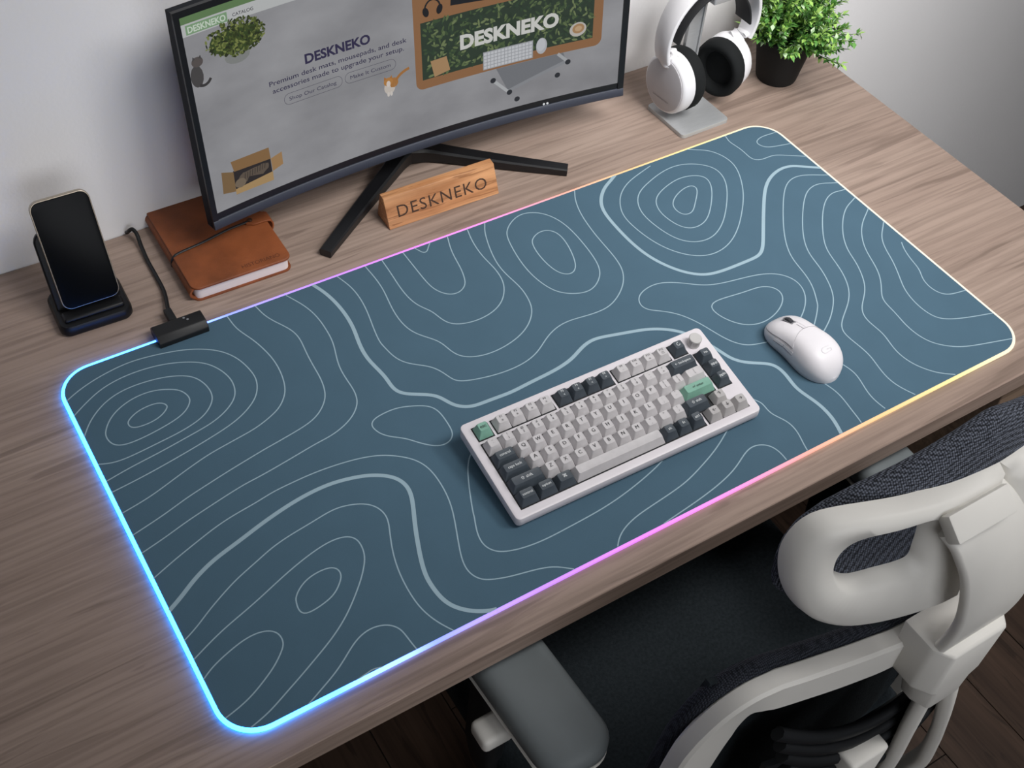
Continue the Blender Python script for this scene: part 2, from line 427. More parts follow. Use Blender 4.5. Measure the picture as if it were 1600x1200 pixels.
# ================================================================ desk mat with the light strip
def smooth(P, closed, it=10):
    P = [Vector((p_[0], p_[1])) for p_ in P]; n = len(P)
    for _ in range(it):
        P = [P[i] if (not closed and i in (0, n - 1)) else (P[i] * 2 + P[i - 1] + P[(i + 1) % n]) / 4 for i in range(n)]
    return P
def inside(p_, d=0.0012, r=0.036):
    x, y = p_; x = min(x, 1.0 - x) - d; y = min(y, 0.485 - y) - d
    if x < 0 or y < 0: return False
    return not (x < r and y < r and math.hypot(r - x, r - y) > r)
def reach(P):
    """carry a contour line on to the rim of the mat where it ends close to it"""
    for _ in range(2):
        d = (P[0] - P[4]).normalized(); q = P[0].copy(); ext = []
        while inside(q) and len(ext) < 16: q = q + d * 0.001; ext.append(q.copy())
        if len(ext) < 16: P = ext[::-1][1:] + P
        while P and not inside(P[0]): P = P[1:]
        P = P[::-1]
    return P
def pts(line): return [tuple(float(v) / 1000 for v in w.split(',')) for w in line.split()]
MATC = mat('mat_cloth', (73, 99, 116), 0.88, var=0.03, vscale=18, bump=0.12, bscale=1800, spec=0.2)
LINEC = mat('mat_print', (150, 174, 186), 0.85, spec=0.2)
dm = thing('desk_mat', 'slate blue desk mat with pale contour map lines and a glowing rainbow edge', 'desk mat', (0.5, 0.2425, 0))
def ml(g): return shift(g, (-0.5, -0.2425, 0))
MT = 0.0040
obj('mat_pad', ml(slab(rounded_rect(0.0015, 0.9985, 0.0015, 0.4835, 0.036, 10), 0.0002, MT, 0.0006, 2)), MATC, dm)
lines, bold = [], []
for l in THIN_CLOSED.split('\n'): lines.append(ribbon(smooth(spline(pts(l), 5, True), True), 0.0013, MT + 0.00012, True))
for l in THIN_OPEN.split('\n'): lines.append(ribbon(reach(smooth(spline(pts(l), 5), False)), 0.0013, MT + 0.00012))
for l in BOLD_OPEN.split('\n'): bold.append(ribbon(reach(smooth(spline(pts(l), 5), False)), 0.0044, MT + 0.00016))
obj('contour_print', ml(join(*lines)), LINEC, dm)['label'] = 'thin pale contour lines printed on the mat'
obj('bold_contour_print', ml(join(*bold)), LINEC, dm)['label'] = 'broad pale contour lines printed on the mat'
# light strip: its colour runs from ice blue at the left end to warm white at the right
m, nt, b = new_mat('light_strip')
N, L = nt.nodes.new, nt.links.new
tc = N('ShaderNodeTexCoord'); sp = N('ShaderNodeSeparateXYZ'); L(tc.outputs['Object'], sp.inputs[0])
mr = N('ShaderNodeMapRange'); mr.inputs['From Min'].default_value = -0.5; mr.inputs['From Max'].default_value = 0.5
L(sp.outputs['X'], mr.inputs['Value'])
def ramp(stops):
    r = N('ShaderNodeValToRGB'); e = r.color_ramp.elements
    while len(e) < len(stops): e.new(0.5)
    for i, (p, c) in enumerate(stops): e[i].position = p; e[i].color = (*c, 1)
    L(mr.outputs['Result'], r.inputs['Fac']); return r
STR = ((0.0, (0.016, 0.23, 1.0)), (0.10, (0.03, 0.20, 1.0)), (0.20, (0.15, 0.22, 1.0)), (0.31, (0.46, 0.20, 1.0)), (0.44, (0.78, 0.18, 0.95)),
       (0.56, (1.0, 0.26, 0.75)), (0.66, (1.0, 0.40, 0.30)), (0.76, (1.0, 0.60, 0.22)), (0.88, (1.0, 0.82, 0.30)), (1.0, (1.0, 0.93, 0.74)))
rc = ramp(STR)
rs = ramp(((0.0, (1, 1, 1)), (0.07, (0.68, 0.68, 0.68)), (0.20, (0.11, 0.11, 0.11)), (0.32, (0.066, 0.066, 0.066)), (0.6, (0.053, 0.053, 0.053)), (1.0, (0.055, 0.055, 0.055))))
ms = N('ShaderNodeMath'); ms.operation = 'MULTIPLY'; ms.inputs[1].default_value = 19.0
L(rs.outputs['Color'], ms.inputs[0])
L(rc.outputs['Color'], b.inputs['Emission Color']); L(ms.outputs[0], b.inputs['Emission Strength'])
b.inputs['Base Color'].default_value = (0.12, 0.12, 0.12, 1)
strip = []
for p, q in zip(*(lambda R: (R, R[1:] + R[:1]))(rounded_rect(0.0005, 0.9995, 0.0005, 0.4845, 0.037, 12))):
    d = math.dist(p, q); k = max(1, int(d / 0.02))
    strip += [(p[0] + (q[0] - p[0]) * i / k, p[1] + (q[1] - p[1]) * i / k, 0.0023) for i in range(k)]
obj('light_strip', ml(tube(strip, 0.0024, 10, True, rad2=0.0021)), m, dm, 40)['label'] = 'translucent light strip running round the edge, blue to magenta to warm white'
# ================================================================ keyboard
KW, KD, KZF, KZB, KY0 = 0.3097, 0.1213, 0.0197, 0.0382, 0.0045
KCASE = mat('keyboard_case', (214, 209, 214), 0.42, var=0.015, vscale=60, bump=0.03, bscale=900)
KLIGHT = mat('keycap_light', (190, 187, 189), 0.55, var=0.05, vscale=120)
KGREY = mat('keycap_grey', (170, 167, 167), 0.55, var=0.05, vscale=120)
KDARK = mat('keycap_dark', (62, 70, 78), 0.5, var=0.08, vscale=120)
KMINT = mat('keycap_mint', (118, 163, 146), 0.5, var=0.06, vscale=120)
LEGD = mat('legend_dark', (30, 30, 34), 0.6)
LEGW = mat('legend_white', (222, 226, 228), 0.6)
KSHADE = mat('key_shade_plate', (30, 31, 34), 0.8)
kb = thing('keyboard', 'compact white mechanical keyboard with grey, charcoal and mint keycaps on the desk mat', 'keyboard', (0.3308, 0.0684, KY0), -0.018)
hf, hb = KZF - KY0, KZB - KY0
tilt = math.atan2(KZB - KZF, KD)
outline = rounded_rect(0, KW, 0, KD, 0.006, 5)
ztop = lambda y: hf + (hb - hf) * y / KD
def kring(ins, f): return [(x, y, f(y)) for x, y in inset_poly(outline, ins)]
obj('case', loft([kring(0.004, lambda y: max(0.0, ztop(y) - 0.0170)), kring(0.0012, lambda y: max(0.003, ztop(y) - 0.0145)), kring(0, lambda y: max(0.006, ztop(y) - 0.0118)),
                  kring(0, lambda y: ztop(y) - 0.0016), kring(0.0005, lambda y: ztop(y) - 0.0005), kring(0.0018, ztop)]), KCASE, kb, 35)
for fx_ in (0.03, KW - 0.03): obj('foot', box(fx_ - 0.014, fx_ + 0.014, KD - 0.026, KD - 0.008, 0.0, ztop(KD - 0.017) - 0.013, 0.001), mat('rubber_foot', (40, 40, 44), 0.8), kb)
# keys are laid out on the sloping top
KM = Matrix.Translation((0, 0, hf)) @ Matrix.Rotation(tilt, 4, 'X')
U = (KW - 0.0215) / 16.25
PL = KD / math.cos(tilt)
V_ = (PL - 0.0195) / 6.28
MX, MYTOP = 0.0105, PL - 0.0095
shade_plates = []  # thin dark plates drawn as the shadow lines around the key clusters
def shade_plate(c0, c1, r0, r1):
    e = 0.0009
    shade_plates.append(box(MX + c0 * U - e, MX + c1 * U + e, MYTOP - r1 * V_ - e, MYTOP - r0 * V_ + e, -0.0004, 0.00025))
shade_plate(0, 1, 0, 1); shade_plate(1.25, 5.25, 0, 1); shade_plate(5.5, 9.5, 0, 1); shade_plate(9.75, 13.75, 0, 1); shade_plate(14, 15, 0, 1)
shade_plate(0, 15, 1.28, 5.28); shade_plate(0, 13, 5.28, 6.28); shade_plate(15.25, 16.25, 1.28, 4.28)
shade_plate(14.25, 15.25, 4.53, 5.53); shade_plate(13.25, 16.25, 5.40, 6.40 - 0.12)
obj('key_shade_plate', xform(join(*shade_plates), KM), KSHADE, kb)
cap_cache = {}
def cap_mesh(w, material, flat=False):
    key = (w, material.name)
    if key in cap_cache: return cap_cache[key]
    hx, hy = w * U / 2 - 0.0004, V_ / 2 - 0.0004
    def ring(ix, yf, yb, z, r):
        return [(x, y, z) for x, y in rounded_rect(-hx + ix, hx - ix, -hy + yf, hy - yb, r, 2)]
    H = 0.0100
    g = loft([ring(0, 0, 0, 0.0006, 0.0008), ring(0.0028, 0.0042, 0.0012, H - 0.0007, 0.0018), ring(0.0033, 0.0047, 0.0017, H, 0.0016), ring(0.0050, 0.0064, 0.0034, H - 0.00035, 0.001)], False, True)
    o = obj('keycap', g, material, kb, 38)
    me = o.data; bpy.data.objects.remove(o)
    cap_cache[key] = me
    return me
def legend(o, s, size, dx, dy, material, maxw=None):
    if not s: return
    g = text(s, height=size, bold=0.0, anchor='mid', maxw=maxw)
    if not g[0]: return
    lg = obj('legend', shift(g, (dx, dy + 0.0013, 0.01012)), material, o)
def key(c, r, w, material, top='', low='', size=0.0040):
    cx, cy = MX + (c + w / 2) * U, MYTOP - (r + 0.5) * V_
    o = link('keycap', cap_mesh(w, material), kb)
    o.matrix_local = KM @ Matrix.Translation((cx, cy, 0))
    lm = LEGW if material is KDARK else LEGD
    mw = w * U - 0.0082
    if low:
        legend(o, top, 0.0025, 0, 0.0016, lm, mw); legend(o, low, 0.0025, 0, -0.0028, lm, mw)
    else: legend(o, top, size, 0, -0.0012, lm, mw)
    return o
L_, D_, M_ = KLIGHT, KDARK, KMINT
key(0, 0, 1, M_, 'esc')
for i in range(12):
    c = 1.25 + i + 0.25 * (i // 4)
    sym = ['¤', '¤', 'o', '≡', '«', '»', '<', '>', '-', '+', 'x', '□'][i]
    key(c, 0, 1, D_ if 4 <= i < 8 else L_, 'F%d' % (i + 1), sym)
key(14, 0, 1, D_, '↻', size=0.004)
for i, (a, b_) in enumerate(zip('~!@#$%^&*()_+', '`1234567890-=')): key(i, 1.28, 1, L_, a, b_)
key(13, 1.28, 2, D_, '← backspace', size=0.0028)
key(0, 2.28, 1.5, D_, 'control', size=0.003)
for i, ch in enumerate('QWERTYUIOP'): key(1.5 + i, 2.28, 1, L_, ch)
key(11.5, 2.28, 1, L_, '{', '['); key(12.5, 2.28, 1, L_, '}', ']'); key(13.5, 2.28, 1.5, L_, '|', '\\')
key(0, 3.28, 1.75, D_, 'caps lock', size=0.003)
for i, ch in enumerate('ASDFGHJKL'): key(1.75 + i, 3.28, 1, L_, ch)
key(10.75, 3.28, 1, L_, ':', ';'); key(11.75, 3.28, 1, L_, '"', "'"); key(12.75, 3.28, 2.25, M_, '↵ enter', size=0.003)
key(0, 4.28, 2.25, D_, '⇧ shift', size=0.0032)
for i, ch in enumerate('ZXCVBNM'): key(2.25 + i, 4.28, 1, L_, ch)
key(9.25, 4.28, 1, L_, '<', ','); key(10.25, 4.28, 1, L_, '>', '.'); key(11.25, 4.28, 1, L_, '?', '/')
key(12.25, 4.28, 1.75, D_, '⇧ shift', size=0.003)
key(0, 5.28, 1.25, D_, 'control', size=0.0028); key(1.25, 5.28, 1.25, D_, 'option', size=0.0028); key(2.5, 5.28, 1.25, D_, '⌘', size=0.0036)
key(3.75, 5.28, 6.25, L_)['label'] = 'long light grey space bar'
key(10, 5.28, 1, D_, 'alt', size=0.003); key(11, 5.28, 1, D_, 'fn', size=0.003); key(12, 5.28, 1, D_, 'ctrl', size=0.003)
key(15.25, 1.28, 1, D_, 'ins', size=0.003); key(15.25, 2.28, 1, D_, 'pgup', size=0.003); key(15.25, 3.28, 1, D_, 'pgdn', size=0.003)
key(14.25, 4.45, 1, KGREY, '↑'); key(13.25, 5.36, 1, KGREY, '←'); key(14.25, 5.36, 1, KGREY, '↓'); key(15.25, 5.36, 1, KGREY, '→')
# volume knob
prof = [(0.0066, 0.0), (0.0066, 0.001)]
KN = 40
def knob_ring(r, z, tooth=0.0): return [((r + (tooth if i % 2 else 0)) * math.cos(2 * math.pi * i / KN), (r + (tooth if i % 2 else 0)) * math.sin(2 * math.pi * i / KN), z) for i in range(KN)]
kng = loft([knob_ring(0.0070, 0), knob_ring(0.0073, 0.0008), knob_ring(0.0073, 0.0014), knob_ring(0.0069, 0.0018, 0.0004), knob_ring(0.0069, 0.0088, 0.0004), knob_ring(0.0074, 0.0092), knob_ring(0.0074, 0.0108), knob_ring(0.0068, 0.0115)])
kn = obj('volume_knob', kng, mat('knob_metal', (205, 203, 202), 0.38, metal=0.35), kb, 30)
kn.matrix_local = KM @ Matrix.Translation((MX + 15.75 * U, MYTOP - 0.50 * V_, 0))
kn['label'] = 'silver ridged volume knob'

# ================================================================ mouse
MWHITE = mat('mouse_shell', (224, 221, 225), 0.42, var=0.01, spec=0.4)
ms_ = thing('computer_mouse', 'white wireless mouse right of the keyboard on the desk mat', 'mouse', (0.7475, 0.1165, MT), math.radians(3.0))
ML, MH = 0.105, 0.036
def m_half(t):      # half width along the length, t = 0 rear .. 1 front
    cap = (max(0.0, 1 - abs(2 * t - 1) ** 3.6)) ** 0.5
    w = 0.0300 - 0.0034 * math.exp(-((t - 0.58) / 0.20) ** 2) - 0.0020 * t
    return w * cap
def m_height(t): return MH * (max(0.0, 1 - abs((t - 0.40) / (0.40 if t < 0.40 else 0.60)) ** 2.6)) ** 0.5 * (1 if t < 0.4 else 1 - 0.18 * ((t - 0.4) / 0.6)) 
def msurf(t, a, off=0.0):
    """t along the length, a from 0 (left foot) over the top to pi (right foot)"""
    t_ = min(max(t, 0.0), 1.0)
    hw, hh = m_half(t_), max(m_height(t_), 0.006)
    ca, sa = math.cos(a), math.sin(a)
    x = -hw * math.copysign(abs(ca) ** 0.62, ca)
    z = 0.0012 + (hh - 0.0012) * abs(sa) ** 0.72
    # waist: sides lean in towards the foot
    x *= 0.90 + 0.10 * min(1.0, (z / max(hh, 1e-6)) * 2.2)
    nx = Vector((x / max(hw, 1e-4) ** 1.0, 0, z / hh * 0.8))
    nx = nx.normalized() if nx.length > 1e-6 else Vector((0, 0, 1))
    return (x + nx.x * off, -ML / 2 + ML * t_, z + nx.z * off)
NT, NA = 36, 28
tt = [0.5 - 0.5 * math.cos(math.pi * i / NT) for i in range(NT + 1)]
tt[0], tt[-1] = 0.0015, 0.9985
rings = [[msurf(t, math.pi * k / NA) for k in range(NA + 1)] + [(msurf(t, math.pi)[0] * 0.93, msurf(t, 0)[1], 0.0), (msurf(t, 0)[0] * 0.93, msurf(t, 0)[1], 0.0)] for t in tt]
obj('shell', loft(rings), MWHITE, ms_, 60)
def patch(t0, t1, a0, a1, off, nt=12, na=8, skew=0.0):
    R = []
    for o_ in (0.0, off):
        pass
    rows = [[msurf(t0 + (t1 - t0) * i / nt + skew * (k / na - 0.5), a0 + (a1 - a0) * k / na, off) for k in range(na + 1)] for i in range(nt + 1)]
    V, F = loft(rows, False, False, False)
    base = [[msurf(t0 + (t1 - t0) * i / nt + skew * (k / na - 0.5), a0 + (a1 - a0) * k / na, -0.0004) for k in range(na + 1)] for i in range(nt + 1)]
    n = len(V); V += [p for r in base for p in r]
    W = na + 1
    rim = [i for i in range(W)] + [W * j + na for j in range(1, nt + 1)] + [W * nt + na - i for i in range(1, W)] + [W * (nt - j) for j in range(1, nt)]
    for i in range(len(rim)):
        a, b_ = rim[i], rim[(i + 1) % len(rim)]; F.append((a, b_, b_ + n, a + n))
    return V, F
mid = math.pi / 2
obj('left_button', patch(0.52, 0.955, 0.60, mid - 0.05, 0.00035, skew=0.10), MWHITE, ms_, 50)
obj('right_button', patch(0.52, 0.955, mid + 0.05, math.pi - 0.60, 0.00035, skew=-0.10), MWHITE, ms_, 50)
SEAM = mat('mouse_seam', (120, 116, 120), 0.7)
def seam(P, r=0.00022): return tube([msurf(t, a, 0.0002) for t, a in P], r, 6)
obj('seam', join(
    seam([(0.47 + 0.485 * i / 12, 0.57) for i in range(13)]), seam([(0.47 + 0.10 * i / 8, 0.57 + (mid - 0.57) * i / 8) for i in range(9)], 0.00014),
    seam([(0.57 - 0.10 * i / 8, mid + (mid - 0.57) * i / 8) for i in range(9)], 0.00014), seam([(0.56 + 0.11 * i / 6, mid) for i in range(7)])), SEAM, ms_)
for t0, t1 in ((0.44, 0.575), (0.59, 0.73)):
    obj('side_button', patch(t0, t1, 0.34, 0.47, 0.0009, 8, 3), MWHITE, ms_, 40)
    P = [(t0, 0.32), (t0 + 0.01, 0.31), (t1 - 0.01, 0.31), (t1, 0.32), (t1, 0.48), (t0, 0.48)]
    obj('seam', seam(P + P[:1], 0.0002), SEAM, ms_)
wy = -ML / 2 + ML * 0.765; wz = m_height(0.765)
obj('wheel_slot', xform(slab([(x, y) for x, y in rounded_rect(-0.0036, 0.0036, -0.0095, 0.0095, 0.0034, 4)], -0.002, 0.0008), Matrix.Translation((0, wy, wz)) @ Matrix.Rotation(math.radians(-14), 4, 'X')), mat('mouse_slot', (120, 120, 124), 0.6), ms_)
tr = []
for i in range(48):
    a = 2 * math.pi * i / 48; r = 0.0088 if i % 2 else 0.0082
    tr.append((r * math.cos(a), r * math.sin(a)))
wg = loft([[(x_, y_ * k, z_ * k) for y_, z_ in tr] for x_, k in ((-0.0026, 0.92), (-0.0019, 1), (0.0019, 1), (0.0026, 0.92))])
obj('scroll_wheel', shift(wg, (0, wy, wz - 0.0054)), mat('wheel_rubber', (38, 40, 46), 0.6), ms_, 40)
# small G-shaped emblem pressed into the rear of the shell
LOGO = mat('mouse_emblem', (222, 219, 223), 0.35)
def on_rear(u, v): return msurf(0.21 + v / ML, mid + u / 0.030, 0.00025)
em = [on_rear(0.0032 * math.cos(math.radians(a)), 0.0032 * math.sin(math.radians(a))) for a in range(60, 316, 12)]
em2 = [on_rear(*p) for p in ((0.0, 0.0), (0.0016, 0.0), (0.0026, -0.0002), (0.0023, -0.0021))]
obj('emblem', join(tube(em, 0.0007, 6, rad2=0.0003), tube(em2, 0.0006, 6, rad2=0.0003)), LOGO, ms_)
# ================================================================ monitor
MBK = mat('monitor_black', (18, 19, 22), 0.38, spec=0.5)
MLIP = mat('monitor_lip', (54, 58, 70), 0.5, spec=0.4)
MX0, MY0, MZ0 = 0.5175, 0.572, 0.055
SLOPE = 0.024 / 0.264
mon = thing('monitor', 'black curved monitor showing a grey web page, standing on a V-shaped foot', 'monitor', (MX0, 0.600, 0))
def mp(x, h, d=0.0):
    """x from the centre, h up the panel, d in front of it"""
    y = MY0 + 0.023 * (1 - (x / 0.29) ** 2) + SLOPE * h
    nx = 2 * 0.023 * x / 0.29 ** 2
    n = Vector((-nx, -1.0, SLOPE)).normalized()
    return (x + n.x * d, y - 0.600 + n.y * d, MZ0 + h + n.z * d)
XS = [-0.2905 + 0.581 * i / 40 for i in range(41)]
def sweep(sec, xs=XS, taper=0.0):
    return loft([[mp(x, h, d * (1 - taper * abs(x / 0.29) ** 2)) for h, d in sec] for x in xs])
# casing: thin rim, deeper towards the middle of the back
rows = []
for x in XS:
    k = max(0.0, 1 - abs(x / 0.27) ** 2.4)
    rows.append([mp(x, h, d) for h, d in ((0.0, -0.001), (0.2665, -0.001), (0.2665, -0.012), (0.23, -0.014 - 0.022 * k), (0.06, -0.016 - 0.03 * k), (0.0, -0.014))])
obj('back_casing', loft(rows), mat('monitor_casing', (20, 23, 30), 0.6, spec=0.15), mon, 40)
SX0, SX1, SH0, SH1 = -0.2838, 0.2822, 0.0185, 0.2595
fx = [SX0 + (SX1 - SX0) * i / 40 for i in range(41)]
def prism(xs, sec): return loft([[mp(x, h, d) for h, d in sec] for x in xs])
obj('bezel', join(prism(XS, ((0.2595, -0.001), (0.2595, 0.0022), (0.2668, 0.0022), (0.2668, -0.003))),
                  prism(XS, ((0.0105, -0.001), (0.0185, -0.001), (0.0185, 0.0008), (0.0105, 0.0008))),
                  prism(XS[:1] + [SX0], ((0.0, -0.001), (0.2665, -0.001), (0.2665, 0.0022), (0.0, 0.0022))),
                  prism([SX1] + XS[-1:], ((0.0, -0.001), (0.2665, -0.001), (0.2665, 0.0022), (0.0, 0.0022)))), MBK, mon)
obj('lower_lip', prism(XS, ((-0.0008, -0.014), (-0.0008, 0.003), (0.0005, 0.0036), (0.0098, 0.0026), (0.0106, 0.0018), (0.0106, -0.002))), MLIP, mon, 50)
led = obj('power_light', join(*[shift(xform(lathe([(0.0016, 0), (0.0016, 0.0006), (0.001, 0.0009)], 12), Matrix.Rotation(math.pi / 2, 4, 'X')), mp(x, 0.0125, 0.0010)) for x in (0.1738, 0.1790)]), glow((225, 228, 230), 0.8), mon)
scr = obj('screen', loft([[mp(x, SH0 + (SH1 - SH0) * j / 8, 0.0002) for j in range(9)] for x in fx], False, False, False), None, mon, 60)
# panel: lit concrete-grey page background
m, nt, b = new_mat('panel_background')
N, L = nt.nodes.new, nt.links.new
tc = N('ShaderNodeTexCoord'); n1 = N('ShaderNodeTexNoise'); n1.inputs['Scale'].default_value = 9; n1.inputs['Detail'].default_value = 6
mp_ = N('ShaderNodeMapping'); mp_.inputs['Scale'].default_value = (1, 1, 1.8); L(tc.outputs['Object'], mp_.inputs['Vector']); L(mp_.outputs['Vector'], n1.inputs['Vector'])
r = N('ShaderNodeValToRGB'); e = r.color_ramp.elements
e[0].position = 0.25; e[0].color = (*srgb(116, 116, 119), 1); e[1].position = 0.75; e[1].color = (*srgb(144, 144, 147), 1)
L(n1.outputs['Fac'], r.inputs['Fac']); L(r.outputs['Color'], b.inputs['Emission Color'])
b.inputs['Emission Strength'].default_value = 1.0; b.inputs['Base Color'].default_value = (0.004, 0.004, 0.005, 1)
b.inputs['Roughness'].default_value = 0.5; b.inputs['Specular IOR Level'].default_value = 0.15
scr.data.materials.append(m)
# everything the page shows is flat picture on the curved panel
class Page:
    def __init__(s, name): s.name, s.V, s.F, s.I, s.mats = name, [], [], [], []
    def slot(s, c):
        g = glow(c)
        if g not in s.mats: s.mats.append(g)
        return s.mats.index(g)
    def poly(s, P, c, layer=1):
        k = len(s.V); s.V += [mp(x, h, 0.0002 + 0.00012 * layer) for x, h in P]; s.F.append(tuple(range(k, k + len(P)))); s.I.append(s.slot(c))
    def strip(s, x0, x1, h0, h1, c, layer=1, n=14):
        """rectangle that follows the curve of the panel"""
        for i in range(n):
            a, b_ = x0 + (x1 - x0) * i / n, x0 + (x1 - x0) * (i + 1) / n
            s.poly([(a, h0), (b_, h0), (b_, h1), (a, h1)], c, layer)
    def blob(s, cx, cy, rx, ry, c, layer=1, rot=0.0, n=14, wob=0.0):
        P = []
        for i in range(n):
            a = 2 * math.pi * i / n; w = 1 + wob * random.uniform(-1, 1)
            u, v = rx * w * math.cos(a), ry * w * math.sin(a)
            P.append((cx + u * math.cos(rot) - v * math.sin(rot), cy + u * math.sin(rot) + v * math.cos(rot)))
        s.poly(P, c, layer)
    def words(s, t, x, h, c, width=None, height=None, bold=0.0, layer=3, spacing=1.0, slope=0.0, shear=0.0):
        V, F = text(t, width, height, bold, spacing, shear=shear)
        k = len(s.V); s.V += [mp(x + v[0], h + v[1] + slope * v[0], 0.0002 + 0.00012 * layer) for v in V]
        s.F += [tuple(i + k for i in f) for f in F]; s.I += [s.slot(c)] * len(F)
    def line(s, P, w, c, layer=2, closed=False):
        V, F = ribbon(P, w, 0, closed)
        k = len(s.V); s.V += [mp(v[0], v[1], 0.0002 + 0.00012 * layer) for v in V]
        s.F += [tuple(i + k for i in f) for f in F]; s.I += [s.slot(c)] * len(F)
    def done(s, label=None):
        o = obj(s.name, (s.V, s.F, s.I), s.mats, scr)
        if label: o['label'] = label
INK = (44, 40, 66)
p = Page('page_header')
p.strip(SX0, SX1, 0.2507, 0.2595, (86, 112, 74), 1)
p.strip(SX0, SX1, 0.2370, 0.2507, (166, 168, 168), 1)
p.strip(-0.2786, -0.2306, 0.2383, 0.2488, (112, 140, 108), 2, 6)
p.words('DESKNEKO', -0.2765, 0.2402, (178, 190, 176), width=0.044, height=0.0066, bold=0.03)
p.words('CATALOG', -0.2246, 0.2415, (56, 54, 60), width=0.0246, height=0.0036, bold=0.01)
p.done('green and white page header with a small logo')
p = Page('page_text')
p.words('DESKNEKO', -0.1475, 0.1606, INK, width=0.084, height=0.0112, bold=0.035)
p.words('Premium desk mats, mousepads, and desk', -0.1945, 0.1482, INK, width=0.178, height=0.0058, bold=0.007)
p.words('accessories made to upgrade your setup.', -0.1916, 0.1386, INK, width=0.171, height=0.0058, bold=0.007)
for x0, x1, s_, a, w in ((-0.1788, -0.1036, 'Shop Our Catalog', -0.1725, 0.061), (-0.0999, -0.0326, 'Make It Custom', -0.0930, 0.0535)):
    p.line(rounded_rect(x0, x1, 0.1186, 0.1322, 0.0067, 8), 0.0005, (70, 68, 80), 2, True)
    p.words(s_, a, 0.1232, INK, width=w, height=0.0046, bold=0.0)
p.done('dark page heading, two lines of text and two outlined buttons')
p = Page('page_plant_picture')
p.blob(-0.2262, 0.2005, 0.0165, 0.0110, (128, 130, 128), 1); p.blob(-0.2262, 0.1975, 0.0150, 0.0085, (116, 118, 116), 2)
p.blob(-0.2255, 0.2165, 0.0315, 0.0150, (48, 62, 30), 2, 0, 20, 0.10)
for i in range(420):
    a = random.uniform(0, 2 * math.pi); q = math.sqrt(random.random())
    x, h = -0.2255 + 0.0355 * q * math.cos(a), 0.2185 + 0.0205 * q * math.sin(a)
    if h > 0.2430: continue
    p.blob(x, h, random.uniform(0.0016, 0.003), random.uniform(0.0009, 0.0015), random.choice([(44, 52, 26), (62, 72, 34), (82, 92, 46), (106, 114, 62), (36, 42, 24)]), 3 + i % 4, random.uniform(0, 3.1), 6)
p.done('small round green shrub in a grey pot on the page')
p = Page('page_grey_cat_picture')
c1, c2 = (64, 62, 62), (52, 50, 50)
p.blob(-0.2755, 0.1905, 0.0075, 0.0125, c1, 1); p.blob(-0.2725, 0.2065, 0.0068, 0.0058, (78, 72, 70), 2)
p.poly([(-0.2782, 0.2085), (-0.2768, 0.2135), (-0.2742, 0.2105)], c1, 3); p.poly([(-0.2706, 0.2105), (-0.2680, 0.2135), (-0.2670, 0.2085)], c1, 3)
p.line(spline([(-0.2742, 0.1795), (-0.2690, 0.1782), (-0.2640, 0.1800), (-0.2605, 0.1838)], 5), 0.0032, c2, 2)
p.done('grey cat sitting at the left of the page')
p = Page('page_ginger_cat_picture')
p.blob(-0.0425, 0.0965, 0.0075, 0.0088, (178, 170, 162), 1); p.blob(-0.0370, 0.1015, 0.0065, 0.0065, (150, 104, 56), 1)
p.blob(-0.0440, 0.1045, 0.0062, 0.0055, (160, 112, 60), 2); p.blob(-0.0440, 0.1018, 0.0028, 0.0040, (190, 180, 172), 3)
p.poly([(-0.0498, 0.1070), (-0.0492, 0.1120), (-0.0458, 0.1092)], (150, 100, 52), 3); p.poly([(-0.0422, 0.1092), (-0.0390, 0.1120), (-0.0384, 0.1070)], (150, 100, 52), 3)
p.line(spline([(-0.0340, 0.1035), (-0.0280, 0.1090), (-0.0210, 0.1125), (-0.0150, 0.1142)], 5), 0.0036, (146, 100, 54), 2)
p.blob(-0.0448, 0.0880, 0.0018, 0.0030, (186, 180, 174), 3); p.blob(-0.0408, 0.0880, 0.0018, 0.0030, (186, 180, 174), 3)
p.done('ginger and white cat on the page')
p = Page('page_box_picture')
card, card2 = (142, 112, 76), (120, 92, 60)
p.poly([(-0.2549, 0.0318), (-0.2065, 0.0318), (-0.2065, 0.0632), (-0.2549, 0.0632)], (40, 36, 36), 1)
p.poly([(-0.2558, 0.0760), (-0.2068, 0.0752), (-0.2062, 0.0600), (-0.2535, 0.0622)], card2, 2)
p.poly([(-0.2062, 0.0600), (-0.1912, 0.0636), (-0.1915, 0.0470), (-0.2058, 0.0428)], card, 2)
p.poly([(-0.2545, 0.0622), (-0.2690, 0.0676), (-0.2712, 0.0398), (-0.2552, 0.0362)], (110, 88, 60), 2)
p.poly([(-0.2552, 0.0392), (-0.2058, 0.0428), (-0.2062, 0.0310), (-0.2556, 0.0322)], (150, 124, 86), 3)
p.blob(-0.2300, 0.0505, 0.0205, 0.0085, (84, 74, 64), 2, 0.12, 18, 0.08); p.blob(-0.2480, 0.0450, 0.0072, 0.0060, (104, 92, 78), 4)
for i in range(9): p.line([(-0.2420 + i * 0.0033, 0.0465 + 0.0006 * i), (-0.2404 + i * 0.0033, 0.0550 + 0.0004 * i)], 0.0009, (52, 46, 42), 4)
p.done('tabby cat in an open cardboard box on the page')
p = Page('page_desk_picture')
XE = [0.010 * (1 - math.cos(math.pi / 2 * i / 6)) for i in range(7)]
XE = [-0.0065 + v for v in XE] + [0.0035 + 0.2405 * i / 36 for i in range(1, 36)] + [0.2540 - v for v in XE[::-1]]
for a, b_ in zip(XE, XE[1:]):
    def edge_(x, s_): d_ = max(0.0, 0.010 - min(x + 0.0065, 0.2540 - x)); return (0.0800 if s_ < 0 else 0.2330) - s_ * (0.010 - math.sqrt(max(0.0, 0.010 ** 2 - d_ ** 2)))
    p.poly([(a, edge_(a, -1)), (b_, edge_(b_, -1)), (b_, edge_(b_, 1)), (a, edge_(a, 1))], (128, 92, 62), 1)
